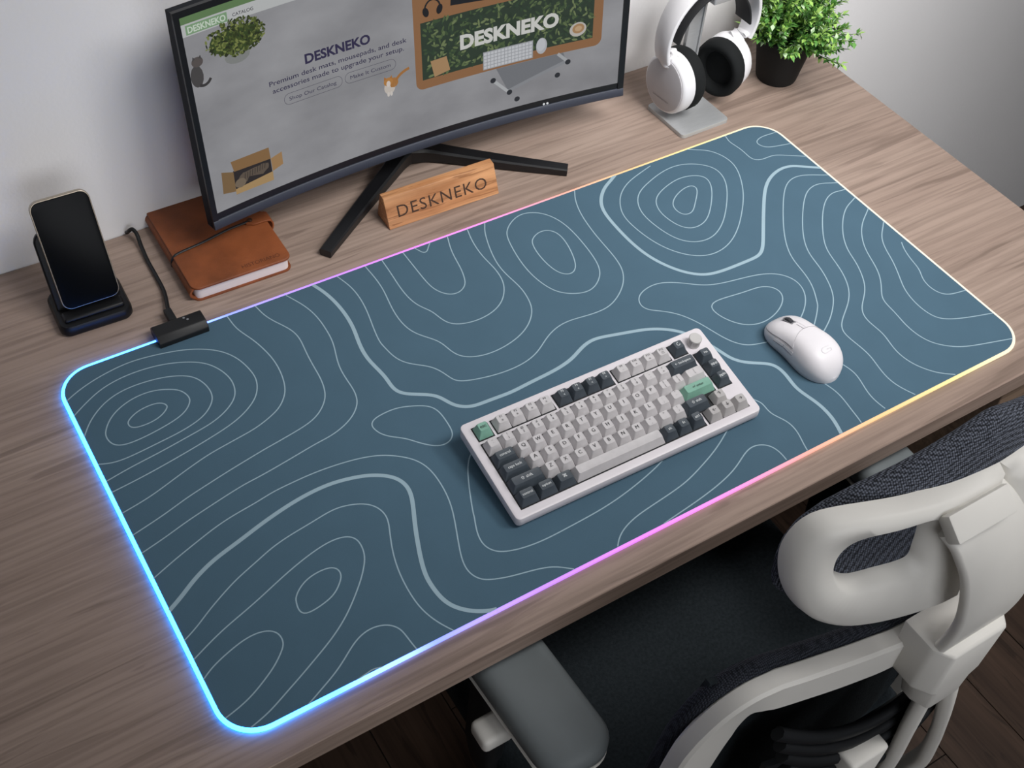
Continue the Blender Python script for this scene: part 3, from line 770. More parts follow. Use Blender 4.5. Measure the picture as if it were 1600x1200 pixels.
p.strip(0.0025, 0.2410, 0.0920, 0.1660, (42, 54, 42), 2, 20)
for i in range(620):
    x, h = random.uniform(0.005, 0.2385), random.uniform(0.0935, 0.1645)
    p.blob(x, h, random.uniform(0.0026, 0.0052), random.uniform(0.0011, 0.0019), random.choice([(56, 72, 48), (68, 84, 54), (84, 98, 64), (100, 112, 76), (44, 60, 44), (38, 50, 38)]), 3 + i % 5, random.uniform(0, 3.1), 6)
p.words('DESKNEKO', 0.0545, 0.1195, (186, 186, 182), width=0.137, height=0.0175, bold=0.045, layer=9)
p.strip(0.0858, 0.1560, 0.0830, 0.1072, (140, 142, 146), 9, 8)
for r_ in range(5):
    for c_ in range(14): p.poly([(0.0870 + c_ * 0.00488, 0.0842 + r_ * 0.0045), (0.0870 + c_ * 0.00488 + 0.0040, 0.0842 + r_ * 0.0045), (0.0870 + c_ * 0.00488 + 0.0040, 0.0842 + r_ * 0.0045 + 0.0036), (0.0870 + c_ * 0.00488, 0.0842 + r_ * 0.0045 + 0.0036)], (176, 178, 182), 10)
p.blob(0.1680, 0.0968, 0.0078, 0.0110, (158, 160, 164), 10, 0.0, 18); p.blob(0.1672, 0.0985, 0.0062, 0.0085, (172, 174, 178), 11, 0.0, 18)
p.blob(0.2190, 0.1085, 0.0120, 0.0096, (168, 164, 158), 10, 0, 20); p.blob(0.2195, 0.1095, 0.0085, 0.0066, (150, 118, 84), 11, 0, 20); p.blob(0.2195, 0.1095, 0.0050, 0.0036, (172, 144, 112), 12, 0, 16)
p.poly([(0.0135, 0.1150), (0.0355, 0.1160), (0.0400, 0.0968), (0.0182, 0.0928)], (150, 120, 86), 10)
hb_ = [(0.0085 + 0.0105 * (1 - math.cos(math.radians(a))), 0.1800 + 0.0125 * math.sin(math.radians(a))) for a in range(0, 181, 15)]
p.line(hb_, 0.0022, (30, 30, 32), 10); p.blob(0.0098, 0.1785, 0.0040, 0.0062, (26, 26, 28), 11, 0.3); p.blob(0.0282, 0.1785, 0.0040, 0.0062, (26, 26, 28), 11, -0.3)
p.line([(0.0430 + 0.05 * i / 6, 0.1830 - 0.004 * i / 6) for i in range(7)], 0.0085, (24, 26, 30), 10)
for i in range(8):
    lo, hi = i / 8, (i + 1) / 8
    p.poly([(0.1046 + 0.0954 * lo, 0.0798), (0.1046 + 0.0954 * hi, 0.0798), (0.1225 + 0.0825 * hi, 0.0432 + 0.0236 * hi), (0.1225 + 0.0825 * lo, 0.0432 + 0.0236 * lo)], (104, 106, 110), 2)
p.line([(0.1228 + 0.0817 * i / 8, 0.0450 + 0.0220 * i / 8) for i in range(9)], 0.0044, (124, 126, 130), 3)
p.line([(0.1010, 0.0640), (0.1230, 0.0425)], 0.0042, (158, 160, 162), 4); p.line([(0.1920, 0.0800), (0.2070, 0.0660)], 0.0042, (150, 152, 154), 4)
for a, h in ((0.1000, 0.0650), (0.1345, 0.0300), (0.1925, 0.0500), (0.1235, 0.0425), (0.2070, 0.0655)): p.blob(a, h, 0.0040, 0.0036, (40, 42, 46), 5)
p.done('picture of a wooden desk with a leafy green mat, keyboard, mouse and cup on the page')
# V-shaped foot
def ms2(x, y, z): return (x - MX0, y - 0.600, z)
def leg(path, ws, hs):
    P = spline([ms2(*q) for q in path], 6); n = len(P) - 1
    w = [ws[0] + (ws[1] - ws[0]) * i / n for i in range(n + 1)]; h = [hs[0] + (hs[1] - hs[0]) * i / n for i in range(n + 1)]
    P = [(p_.x, p_.y, h_ / 2 + 0.0005) for p_, h_ in zip(P, h)]
    return bar(P, w, h, r=0.3)
obj('foot_leg', leg(((0.3425, 0.524, 0), (0.41, 0.572, 0), (0.474, 0.616, 0), (0.500, 0.634, 0), (0.5175, 0.643, 0)), (0.0155, 0.026), (0.0105, 0.024)), MBK, mon, 40)
obj('foot_leg', leg(((0.6915, 0.521, 0), (0.63, 0.568, 0), (0.574, 0.612, 0), (0.544, 0.634, 0), (0.5175, 0.643, 0)), (0.0155, 0.026), (0.0105, 0.024)), MBK, mon, 40)
obj('neck', join(box(-0.022, 0.022, 0.034, 0.054, 0.0, 0.19, 0.003), box(-0.035, 0.035, 0.026, 0.052, 0.14, 0.22, 0.003)), MBK, mon, 40)

# ================================================================ wooden name plate
NPW = wood('plate_wood', (122, 76, 44), (172, 118, 76), (214, 162, 116), sc=(5, 45, 45), fine=(12, 260, 260), rough=0.5, line=0.6)
npl = thing('desk_name_plate', 'small wooden desk sign with engraved dark letters in front of the monitor foot', 'sign', (0.512, 0.546, 0), math.radians(-1.0))
prof = [(-0.0175, 0.0005), (0.0175, 0.0005), (0.0095, 0.0385), (-0.0005, 0.0370)]
obj('sign_block', bevel(loft([[(x, y, z) for y, z in prof] for x in (-0.0785, 0.0785)]), 0.0008, 2), NPW, npl, 40)
ang = math.atan2(0.0365, 0.0170)
g = text('DESKNEKO', width=0.127, height=0.0150, bold=0.0, spacing=1.12)
Mx = Matrix.Translation((-0.0635, -0.0175, 0.0005)) @ Matrix.Rotation(ang, 4, 'X') @ Matrix.Translation((0, 0.0125, 0.00015))
obj('lettering', xform(g, Mx), mat('engraving', (58, 38, 26), 0.8), npl)['label'] = 'dark burnt-in lettering'
# ================================================================ control box and cable of the mat
BLK = mat('black_plastic', (20, 21, 23), 0.5, spec=0.4)
cb = obj('control_box', ml(shift(bevel(loft([[(x, y, z) for y, z in ((-0.0150, 0.0), (0.0150, 0.0), (0.0150, 0.0100), (0.0085, 0.0165), (-0.0085, 0.0165), (-0.0150, 0.0100))] for x in (-0.029, 0.029)]), 0.0012, 2), (0.1440, 0.4855, 0.0004))), BLK, dm, 40)
obj('button', ml(join(*[shift(lathe([(0.0014, 0), (0.0014, 0.0004), (0.001, 0.0005)], 10), (0.152 + dx, 0.488 + dy, 0.0168)) for dx, dy in ((0, 0.003), (0.003, -0.001))])), mat('grey_mark', (120, 122, 126), 0.6), cb)
obj('plug', ml(shift(box(-0.0045, 0.0045, 0, 0.020, 0, 0.0085, 0.0012), (0.1420, 0.499, 0.004))), BLK, dm, 40)
cab = spline([(0.1420, 0.516, 0.008), (0.1465, 0.532, 0.006), (0.1515, 0.556, 0.004), (0.1530, 0.585, 0.0035), (0.1538, 0.615, 0.0035), (0.1560, 0.642, 0.006), (0.1570, 0.655, 0.012), (0.1548, 0.662, 0.015), (0.1515, 0.665, 0.012), (0.1500, 0.669, 0.007), (0.1492, 0.672, 0.0045)], 8)
obj('cable', ml(tube(cab, 0.0024, 10)), BLK, dm, 60)['label'] = 'black cable running back to the wall'

# ================================================================ leather notebook
LEA = mat('brown_leather', (130, 72, 40), 0.55, var=0.30, vscale=22, bump=0.25, bscale=500, spec=0.35)
LEAE = mat('leather_edge', (186, 128, 84), 0.7, var=0.1)
PAPER = mat('paper', (226, 216, 210), 0.85, var=0.05, vscale=900, stretch=(0.02, 0.02, 1))
nb = thing('notebook', 'brown leather notebook with an elastic band and clasp, under the left end of the monitor', 'notebook', (0.239, 0.6045, 0.0002), math.radians(-0.8))
NX, NY = 0.0615, 0.0815
obj('back_cover', slab(rounded_rect(-NX, NX, -NY, NY, 0.010, 5), 0.0, 0.0026, 0.0008, 2), LEA, nb, 40)
cov = slab(rounded_rect(-NX, NX, -NY, NY, 0.010, 5), 0.0172, 0.0200, 0.0014, 3)
obj('front_cover', cov, LEA, nb, 40)
sp_ = [(-NX + 0.010 - 0.0135 * math.sin(math.radians(a)), 0.0100 - 0.0100 * math.cos(math.radians(a))) for a in range(0, 181, 15)]
si_ = [(-NX + 0.010 - 0.0108 * math.sin(math.radians(a)), 0.0100 - 0.0078 * math.cos(math.radians(a))) for a in range(180, -1, -15)]
obj('spine', loft([[(x, y, z) for x, z in sp_ + si_] for y in (-NY + 0.004, NY - 0.004)]), LEA, nb, 40)
obj('pages', slab(rounded_rect(-NX + 0.003, NX - 0.0035, -NY + 0.0018, NY - 0.002, 0.007, 5), 0.0026, 0.0172), PAPER, nb, 40)
tb = spline([(0.036, -0.001, 0.0212), (0.048, -0.001, 0.0218), (0.059, -0.001, 0.0216), (0.0655, -0.001, 0.0197), (0.0680, -0.001, 0.0140), (0.0668, -0.001, 0.007), (0.0625, -0.001, 0.0012)], 5)
cl = obj('clasp', bar(tb, [0.018 * min(1, 0.45 + 0.16 * i) for i in range(len(tb))], 0.0020, up=[(0, 0, 1)] * 11 + [(0.5, 0, 0.9)] * 4 + [(1, 0, 0.2)] * 16), LEA, nb, 40)
obj('stud', shift(lathe([(0.0032, 0), (0.0032, 0.0012), (0.0022, 0.0020)], 16), (0.042, -0.001, 0.0226)), mat('brass_dark', (70, 44, 28), 0.5, metal=0.3), cl, 40)
el = spline([(-0.0640, -0.018, 0.006), (-0.0638, -0.018, 0.014), (-0.0600, -0.0175, 0.0195), (-0.0520, -0.0155, 0.0211), (-0.02, -0.0105, 0.0212), (0.012, -0.0035, 0.0213), (0.042, -0.001, 0.0218)], 6)
obj('elastic_band', tube(el, 0.0017, 8, rad2=0.0012), BLK, nb, 60)['label'] = 'thin black elastic band'
g = text('HISTORIANO', width=0.047, height=0.0058, bold=0.0, spacing=1.0)
obj('embossed_lettering', shift(g, (0.003, -0.0735, 0.02012)), mat('leather_emboss', (92, 46, 22), 0.7), nb)

# ================================================================ wireless charging stand and phone
BLG = mat('black_gloss', (14, 15, 17), 0.42, spec=0.3)
cs = thing('charging_stand', 'black wireless charging stand left of the notebook', 'phone stand', (0.0700, 0.568, 0.0002), math.radians(-2))
base = rounded_rect(-0.041, 0.041, -0.032, 0.036, 0.012, 6)
obj('base', loft([[(x, y, 0.0) for x, y in inset_poly(base, 0.002)], [(x, y, 0.003) for x, y in base], [(x, y, 0.010) for x, y in base], [(x, y, 0.0135) for x, y in inset_poly(base, 0.002)], [(x, y, 0.0145) for x, y in inset_poly(base, 0.005)]]), BLG, cs, 40)
lean = math.radians(23)
MS = Matrix.Translation((0, -0.012, 0.0140)) @ Matrix.Rotation(-lean, 4, 'X')
def up(P, t0, t1, b_): return xform([[ (x, -z, y) for x, y, z in slab(P, t0, t1, b_)[0]], slab(P, t0, t1, b_)[1]], MS)
obj('back_rest', up(rounded_rect(-0.036, 0.036, -0.006, 0.098, 0.014, 6), -0.016, -0.0105, 0.002), BLG, cs, 40)
obj('ledge', box(-0.034, 0.034, -0.024, -0.008, 0.0135, 0.0195, 0.003, 3), BLG, cs, 40)
ph = thing('smartphone', 'black smartphone with a silver rim leaning on the charging stand', 'phone', (0.0722, 0.5552, 0.0228), math.radians(-1.5))
MP_ = Matrix.Rotation(-lean, 4, 'X')
def upp(P, t0, t1, b_=0.0):
    g = slab(P, t0, t1, b_); return xform(([(x, -z, y) for x, y, z in g[0]], g[1]), MP_)
PW, PH = 0.0322, 0.1265
obj('frame', upp(rounded_rect(-PW, PW, 0.0, PH, 0.0105, 7), -0.0078, -0.0004, 0.0006), mat('phone_steel', (172, 160, 144), 0.3, metal=0.8), ph, 40)
obj('screen', upp(rounded_rect(-PW + 0.0011, PW - 0.0011, 0.0011, PH - 0.0011, 0.0095, 7), -0.0008, 0.0006, 0.0005), mat('phone_glass', (7, 8, 10), 0.25, spec=0.08), ph, 40)

# ================================================================ headphone stand
ALU = mat('brushed_aluminium', (176, 178, 180), 0.36, metal=0.35, var=0.05, vscale=60, stretch=(1, 14, 14))
hs = thing('headphone_stand', 'silver metal headphone stand with a square base plate, right of the monitor', 'headphone stand', (0.9135, 0.5500, 0.0002), math.radians(1.0))
obj('base_plate', slab(rounded_rect(-0.0415, 0.0415, -0.0410, 0.0410, 0.006, 5), 0.0, 0.0058, 0.0010, 2), ALU, hs, 40)
obj('post', join(box(0.000, 0.026, 0.031, 0.0345, 0.005, 0.176, 0.001), box(0.0000, 0.0030, 0.0285, 0.0345, 0.005, 0.176), box(0.0230, 0.026, 0.0285, 0.0345, 0.005, 0.176)), ALU, hs, 40)
obj('hanger', join(box(0.004, 0.034, -0.004, 0.034, 0.172, 0.178, 0.002, 3), box(0.004, 0.034, -0.006, -0.001, 0.172, 0.186, 0.002, 3)), ALU, hs, 40)

# ================================================================ headphones
HWT = mat('headphone_white', (226, 225, 228), 0.45)
HGR = mat('headphone_grey', (186, 184, 188), 0.5)
HBK = mat('ear_cushion', (26, 28, 29), 0.85, var=0.1, bump=0.2, bscale=700, spec=0.2)
hp = thing('headphones', 'white over-ear headphones with black cushions hanging on the silver stand', 'headphones', (0.936, 0.566, 0.0))
def hl(x, y, z): return (x - 0.936, y - 0.566, z)
def cup(center, yaw, side, rz=0.0405, ry=0.0335, lean_=0.0):
    """side = -1: outer face looks to -x; returns matrix with local +X outwards"""
    M = Matrix.Translation(hl(*center)) @ Matrix.Rotation(yaw, 4, 'Z') @ Matrix.Rotation(lean_, 4, 'Y')
    def ring(d, k, n=36): return [tuple(M @ Vector((d * side, ry * k * math.cos(2 * math.pi * i / n), rz * k * math.sin(2 * math.pi * i / n)))) for i in range(n)]
    o = obj('ear_cup', loft([ring(-0.001, 0.96), ring(0.003, 1.0), ring(0.017, 0.98), ring(0.0205, 0.92), ring(0.0212, 0.88)]), HWT, hp, 40)
    pl = obj('cover_plate', loft([ring(0.0205, 0.87), ring(0.0220, 0.865), ring(0.0228, 0.82)]), HGR, o, 40)
    pd = obj('ear_cushion', loft([ring(0.0, 0.97), ring(-0.004, 1.03), ring(-0.014, 1.03), ring(-0.0200, 0.95), ring(-0.0218, 0.85), ring(-0.0200, 0.72), ring(-0.012, 0.62), ring(-0.0105, 0.60)]), HBK, hp, 50)
    return M, pl
Mleft, pl = cup((0.8925, 0.5640, 0.0560), math.radians(6), -1, 0.0440, 0.0400, 0.0)
g = text('steelseries', width=0.030, height=0.0022, bold=0.0)
Mt = Mleft @ Matrix.Translation((-0.0232, 0.016, -0.022)) @ Matrix.Rotation(math.radians(-90), 4, 'Z') @ Matrix.Rotation(math.radians(90), 4, 'X')
obj('lettering', xform(g, Mt), mat('cup_letter', (96, 96, 100), 0.5), pl)
Mright, _ = cup((0.9745, 0.5630, 0.0570), math.radians(20), 1, 0.0430, 0.0360, math.radians(-4))
# headband: broad arch with the sprung band inside it
arch = []
for i in range(33):
    a = math.radians(-22 + 224 * i / 32)
    x = 0.9370 + 0.0760 * math.cos(a) * (1.0 if math.sin(a) > 0 else 1.0); z = 0.1230 + 0.0790 * math.sin(a)
    arch.append((x, 0.567, z))
arch = [hl(*p_) for p_ in arch]
ctr = Vector(hl(0.937, 0.567, 0.12))
ups = [tuple((Vector(p_) - ctr).normalized()) for p_ in arch]
obj('headband', bar(arch, [0.028 + 0.008 * math.sin(math.pi * i / 32) for i in range(33)], 0.0060, up=ups, r=0.5), HWT, hp, 50)
inner = [hl(0.9370 + 0.0620 * math.cos(math.radians(a)), 0.567, 0.1090 + 0.0730 * math.sin(math.radians(a)) * (1 if a > 0 else 1)) for a in range(8, 174, 6)]
obj('suspension_band', bar(inner, 0.032, 0.0035, up=[tuple((Vector(p_) - ctr).normalized()) for p_ in inner], r=0.5), mat('band_black', (22, 23, 26), 0.8), hp, 50)
for sx, Mc in ((-1, Mleft), (1, Mright)):
    end = Vector(arch[-1] if sx < 0 else arch[0])
    tgt = Mc @ Vector((sx * 0.013, 0, 0.036))
    tgt2 = Mc @ Vector((sx * 0.008, 0.0, 0.030))
    obj('yoke', bar(spline([tuple(end + Vector((-0.002 * sx, 0, 0.004))), tuple((end + tgt) / 2), tuple(tgt), tuple(tgt2)], 5), 0.024, 0.008, up=(sx, 0, 0.35), r=0.6), HWT, hp, 50)
hg = xform(bevel(loft([[(x, y, z) for x, z in ((-0.020, 0.0), (-0.001, 0.0), (-0.001, 0.008), (-0.014, 0.009))] for y in (-0.015, 0.013)]), 0.0025, 3), Mleft @ Matrix.Rotation(math.radians(-26), 4, 'X') @ Matrix.Translation((0, 0, 0.0375)))
obj('hinge_cap', hg, HWT, hp, 50)
obj('microphone_tip', shift(lathe([(0.0, 0.0), (0.003, 0.001), (0.0038, 0.004), (0.003, 0.010)], 12), hl(0.985, 0.548, 0.020)), HWT, hp, 60)

# ================================================================ potted plant
POT = mat('black_pot', (24, 25, 26), 0.7, spec=0.3)
pt = thing('potted_plant', 'bushy green plant in a small black pot at the right end of the desk', 'plant', (1.0890, 0.5660, 0.0002))
obj('pot', lathe([(0.0, 0.0), (0.0285, 0.0), (0.0300, 0.003), (0.0400, 0.058), (0.0405, 0.060), (0.0440, 0.061), (0.0455, 0.074), (0.0445, 0.0755), (0.0415, 0.075), (0.0400, 0.062), (0.0, 0.060)], 36, False), POT, pt, 40)
obj('soil', lathe([(0.0, 0.064), (0.0395, 0.062)], 24, False), mat('soil', (40, 32, 24), 0.95, bump=1.0, bscale=300, var=0.3), pt)
rnd = random.Random(11)
greens = [mat('leaf_dark', (56, 98, 46), 0.5), mat('leaf_green', (98, 152, 72), 0.5), mat('leaf_bright', (156, 196, 98), 0.5), mat('leaf_pale', (196, 222, 180), 0.45)]
LV, LF, LI, SV = [], [], [], []
def leaf(p_, d, size, mi):
    d = d.normalized(); s = d.cross(Vector((0.1, 0.2, 1))).normalized(); n_ = s.cross(d).normalized()
    w = size * 0.27
    P = [p_, p_ + d * size * 0.45 + s * w + n_ * size * 0.10, p_ + d * size + n_ * size * 0.02, p_ + d * size * 0.45 - s * w + n_ * size * 0.10, p_ + d * size * 0.5 + n_ * size * 0.03]
    k = len(LV); LV.extend(P); LF.extend([(k, k + 1, k + 4), (k + 1, k + 2, k + 4), (k + 2, k + 3, k + 4), (k + 3, k, k + 4)]); LI.extend([mi] * 4)
def sprig(root, d, ln, n_leaf, lean_c):
    P = [Vector(root)]; v = d.normalized()
    for i in range(7):
        v = (v + Vector((rnd.uniform(-0.25, 0.25), rnd.uniform(-0.25, 0.25), 0.05 + lean_c))).normalized(); P.append(P[-1] + v * ln / 7)
    SV.append(tube(P, [0.0011 * (1 - 0.09 * i) for i in range(8)], 5))
    for i in range(n_leaf):
        t = rnd.uniform(0.25, 1.0) * 6.99; a = P[int(t)].lerp(P[min(7, int(t) + 1)], t % 1)
        ax = (P[min(7, int(t) + 1)] - P[int(t)]).normalized()
        o_ = Vector((rnd.gauss(0, 1), rnd.gauss(0, 1), rnd.gauss(0, 1))).normalized()
        tip = t / 7
        r_ = rnd.random()
        mi = (0 if r_ < 0.32 else 1 if r_ < 0.72 else 2 if r_ < 0.95 else 3) if tip < 0.75 else (1 if r_ < 0.45 else 2 if r_ < 0.88 else 3)
        leaf(a, o_ * 0.9 + ax * 0.7, rnd.uniform(0.0075, 0.013), mi)
for i in range(150):
    a = rnd.uniform(0, 2 * math.pi); q = math.sqrt(rnd.random())
    el_ = rnd.uniform(0.15, 1.45)
    d = Vector((math.cos(a) * math.cos(el_), math.sin(a) * math.cos(el_), math.sin(el_)))
    ln = rnd.uniform(0.055, 0.092) * (0.80 + 0.35 * math.sin(el_))
    if d.y > 0.45: ln *= 0.75
    sprig((0.026 * q * math.cos(a), 0.026 * q * math.sin(a), 0.064), d, ln, 46, 0.06 if el_ > 0.4 else -0.02)
for a, el_ in ((-60, 0.2), (-30, 0.02), (-85, 0.05)):
    d = Vector((math.cos(math.radians(a)), math.sin(math.radians(a)), el_)); sprig((0.02 * d.x, 0.02 * d.y, 0.066), d, 0.085, 40, -0.02 if a != -30 else 0.0)
fo = obj('foliage', (LV, LF, LI), greens, pt, 80); fo['kind'] = 'stuff'
so = obj('stems', join(*SV), mat('stem_green', (70, 100, 50), 0.6), pt, 60); so['kind'] = 'stuff'
# ================================================================ office chair
CG = mat('chair_grey_plastic', (222, 219, 213), 0.5, var=0.02, vscale=20, spec=0.4)
CPAD = mat('arm_pad', (112, 118, 120), 0.55, var=0.03, spec=0.3)
CDK = mat('chair_black', (24, 26, 29), 0.6, spec=0.3)
MESH = weave('chair_mesh', (30, 32, 38), (112, 117, 130), 560)
SEATF = mat('seat_fabric', (42, 48, 52), 0.95, var=0.25, vscale=260, bump=0.8, bscale=900, spec=0.15)
XC = 0.52
ch = thing('office_chair', 'grey and black mesh office chair pushed under the desk', 'chair', (XC, -0.02, -DESK))
def cl_(p_): return (p_[0] - XC, p_[1] + 0.02, p_[2] + DESK)
def cg(g): return [cl_(v) for v in g[0]], g[1]
# seat
seat = []
P = rounded_rect(XC - 0.245, XC + 0.245, -0.205, 0.27, 0.085, 8)
seat = loft([[(x, y, -0.36) for x, y in inset_poly(P, 0.03)], [(x, y, -0.335) for x, y in P], [(x, y, -0.305) for x, y in P], [(x, y, -0.282) for x, y in inset_poly(P, 0.016)], [(x, y, -0.272) for x, y in inset_poly(P, 0.045)], [(x, y, -0.274) for x, y in inset_poly(P, 0.078)]])
obj('seat_cushion', cg(seat), SEATF, ch, 60)
obj('seat_shell', cg(slab(rounded_rect(XC - 0.22, XC + 0.22, -0.19, 0.24, 0.07, 6), -0.375, -0.355)), CDK, ch)
# arm rests
for s in (-1, 1):
    xc = XC + s * 0.2525
    P = rounded_rect(xc - 0.0385, xc + 0.0385, -0.150, 0.10, 0.030, 7)
    P = [(x + (0.010 * s * -1 * max(0, (-0.02 - y) / 0.13)), y) for x, y in P]
    rim = loft([[(x, y, -0.079) for x, y in inset_poly(P, 0.006)], [(x, y, -0.070) for x, y in P], [(x, y, -0.058) for x, y in P], [(x, y, -0.051) for x, y in inset_poly(P, 0.004)], [(x, y, -0.0475) for x, y in inset_poly(P, 0.011)]])
    ar = obj('arm_pad', cg(rim), CPAD, ch, 50); ar['label'] = 'soft dark grey arm pad'
    obj('arm_rim', cg(tube([(x, y, -0.0785) for x, y in inset_poly(P, 0.002)], 0.0022, 6, True)), CG, ar)
    up_ = bar([cl_(q) for q in ((xc - 0.012 * s, 0.02, -0.080), (xc - 0.012 * s, 0.015, -0.16), (xc - 0.004 * s, 0.01, -0.30), (xc - 0.01 * s, 0.01, -0.37), (XC + s * 0.14, 0.01, -0.385))], 0.052, 0.026, up=[(s, 0, 0)] * 3 + [(s, 0, -1), (0, 0, -1)], r=0.4)
    obj('arm_post', up_, CDK, ch, 50)
    obj('arm_lever', cg(box(xc - 0.055 if s < 0 else xc + 0.02, xc - 0.02 if s < 0 else xc + 0.055, -0.075, -0.045, -0.112, -0.090, 0.006, 3)), CG, ch, 50)
# lower back rest
def ylow(x): return -0.262 + 0.8 * (x - XC) ** 2
def low(x, z, d=0.0): return (x, ylow(x) + d + 0.10 * (0.16 - z if z < 0.16 else 0) * 0.6, z)
half = [(0.325, -0.22), (0.328, -0.08), (0.330, 0.02), (0.333, 0.075), (0.338, 0.108), (0.347, 0.132), (0.363, 0.144), (0.390, 0.145), (0.42, 0.143), (0.46, 0.136), (0.49, 0.128), (0.52, 0.124)]
path = [(x, z) for x, z in half] + [(2 * XC - x, z) for x, z in half[-2::-1]]
path = [tuple(q) for q in spline(path, 4)]
fr = [low(x, z - 0.014, 0.010) for x, z in path]
wd = []
for x, z in path: wd.append(0.037 + 0.015 * min(1.0, max(0.0, (0.135 - z) / 0.06)) if abs(x - XC) > 0.15 else 0.040)
def outn(i):
    a, b_ = path[max(0, i - 1)], path[min(len(path) - 1, i + 1)]
    t = Vector((b_[0] - a[0], b_[1] - a[1])).normalized(); return (-t.y, 0.0, t.x)
bf = obj('backrest_frame', bar([cl_(q) for q in fr], 0.019, wd, up=[outn(i) for i in range(len(path))], r=0.3), CG, ch, 28)
bf['label'] = 'light grey frame of the lower backrest'
# dark cloth roll on the inner side of that frame
roll = [(q[0] + outn(i)[0] * 0.012, q[1] + 0.016, q[2] + outn(i)[2] * 0.011) for i, q in enumerate(fr)]
obj('cloth_edge', tube([cl_(q) for q in roll], 0.010, 10, rad2=0.012), weave('chair_cloth', (26, 28, 34), (66, 70, 80), 600), ch, 60)
V, F = [], []
rowsx = [0.330 + (2 * (XC - 0.330)) * i / 24 for i in range(25)]
sheet = [[low(x, -0.22 + 0.36 * j / 12, 0.024 + 0.012 * math.sin(math.pi * j / 12)) for j in range(13)] for x in rowsx]
sheet2 = [[(q[0], q[1] + 0.006, q[2]) for q in r_] for r_ in sheet]
obj('backrest_cloth', cg(loft([r_ + s2[::-1] for r_, s2 in zip(sheet, sheet2)])), SEATF, ch, 60)
# lumbar fins behind the cloth
for k in range(5):
    z = 0.055 - 0.020 * k; half_ = 0.128 - 0.005 * k
    P = [(XC + half_ * t, ylow(XC + half_ * t) + 0.004 - 0.003 * k - 0.008 * (1 - t * t), z - 0.055 * (1 - t * t)) for t in [i / 10 - 1 for i in range(21)]]
    obj('lumbar_fin', bar([cl_(q) for q in P], 0.010, 0.014, up=(0, 0, 1), r=0.6), CDK, ch, 50)
obj('lumbar_plate', cg(loft([[(x, ylow(x) - 0.002, z) for z in (-0.20, -0.05, 0.0)] + [(x, ylow(x) + 0.004, z) for z in (0.0, -0.05, -0.20)] for x in [XC - 0.13 + 0.26 * i / 10 for i in range(11)]])), CDK, ch, 50)
# carrier behind the lower back
obj('carrier', cg(join(bevel(box(0.466, 0.512, -0.288, -0.262, -0.20, -0.018), 0.004, 2), box(0.474, 0.53, -0.285, -0.245, -0.36, -0.19, 0.006))), CG, ch, 50)
for s in (1,):
    P = spline([(XC + s * 0.021, -0.276, 0.085), (XC + s * 0.020, -0.280, 0.0), (XC + s * 0.030, -0.280, -0.095), (XC + s * 0.036, -0.272, -0.19), (XC + s * 0.034, -0.235, -0.30), (XC + s * 0.02, -0.15, -0.372)], 6)
    obj('back_arm', bar([cl_(q) for q in P], 0.030, 0.014, up=(s * 0.5, -1, 0.2), r=0.4), CG, ch, 50)
    P = spline([(XC + s * 0.040, -0.280, 0.065), (XC + s * 0.078, -0.280, -0.037), (XC + s * 0.104, -0.280, -0.125), (XC + s * 0.121, -0.276, -0.213), (XC + s * 0.118, -0.250, -0.29), (XC + s * 0.07, -0.18, -0.365)], 6)
    obj('back_loop', bar([cl_(q) for q in P], 0.024, 0.014, up=(s * 0.5, -1, 0.2), r=0.4), CG, ch, 50)
# bracket and curved spine that carries the head rest
sx0 = 0.536
def brk(k, y0, z): return [(sx0 + x * k, y, z) for x, y in ((-0.041, y0), (-0.041, -0.280), (-0.030, -0.295), (0.030, -0.295), (0.041, -0.280), (0.041, y0))]
obj('bracket', cg(bevel(loft([brk(0.62, -0.268, 0.058), brk(0.70, -0.262, 0.086), brk(0.96, -0.250, 0.094), brk(1.0, -0.248, 0.158)]), 0.003, 2)), CG, ch, 40)
SP = spline([(0.540, -0.274, 0.125), (0.536, -0.282, 0.165), (0.530, -0.286, 0.205), (0.521, -0.283, 0.245), (0.511, -0.275, 0.280), (0.500, -0.262, 0.306), (0.490, -0.246, 0.322)], 6)
obj('spine', bar([cl_(q) for q in SP], [0.076 - 0.008 * i / (len(SP) - 1) for i in range(len(SP))], 0.010, up=[tuple(-Vector((1, 0, 0)).cross((SP[min(i + 1, len(SP) - 1)] - SP[max(i - 1, 0)]).normalized())) for i in range(len(SP))], r=0.5), CG, ch, 50)
obj('spine_clip', cg(xform(box(-0.030, 0.030, -0.011, 0.011, -0.006, 0.007, 0.002), Matrix.Translation((0.489, -0.258, 0.322)) @ Matrix.Rotation(math.radians(38), 4, 'X'))), CG, ch, 40)
# head rest: ring frame with two openings and a stuffed mesh cushion
def yh(x, z): return -0.254 + 1.1 * (x - XH) ** 2 + 0.12 * (z - 0.28)
outer = [(0.527, 0.335), (0.490, 0.335), (0.446, 0.337), (0.392, 0.343), (0.368, 0.338), (0.356, 0.314), (0.359, 0.279), (0.373, 0.245), (0.394, 0.224), (0.422, 0.210), (0.471, 0.200), (0.527, 0.192)]
hole = [(0.455, 0.323), (0.425, 0.324), (0.399, 0.323), (0.388, 0.311), (0.390, 0.288), (0.405, 0.269), (0.430, 0.269), (0.456, 0.270), (0.458, 0.285), (0.458, 0.305)]
HO = [tuple(q) for q in spline(hole, 4, True)]
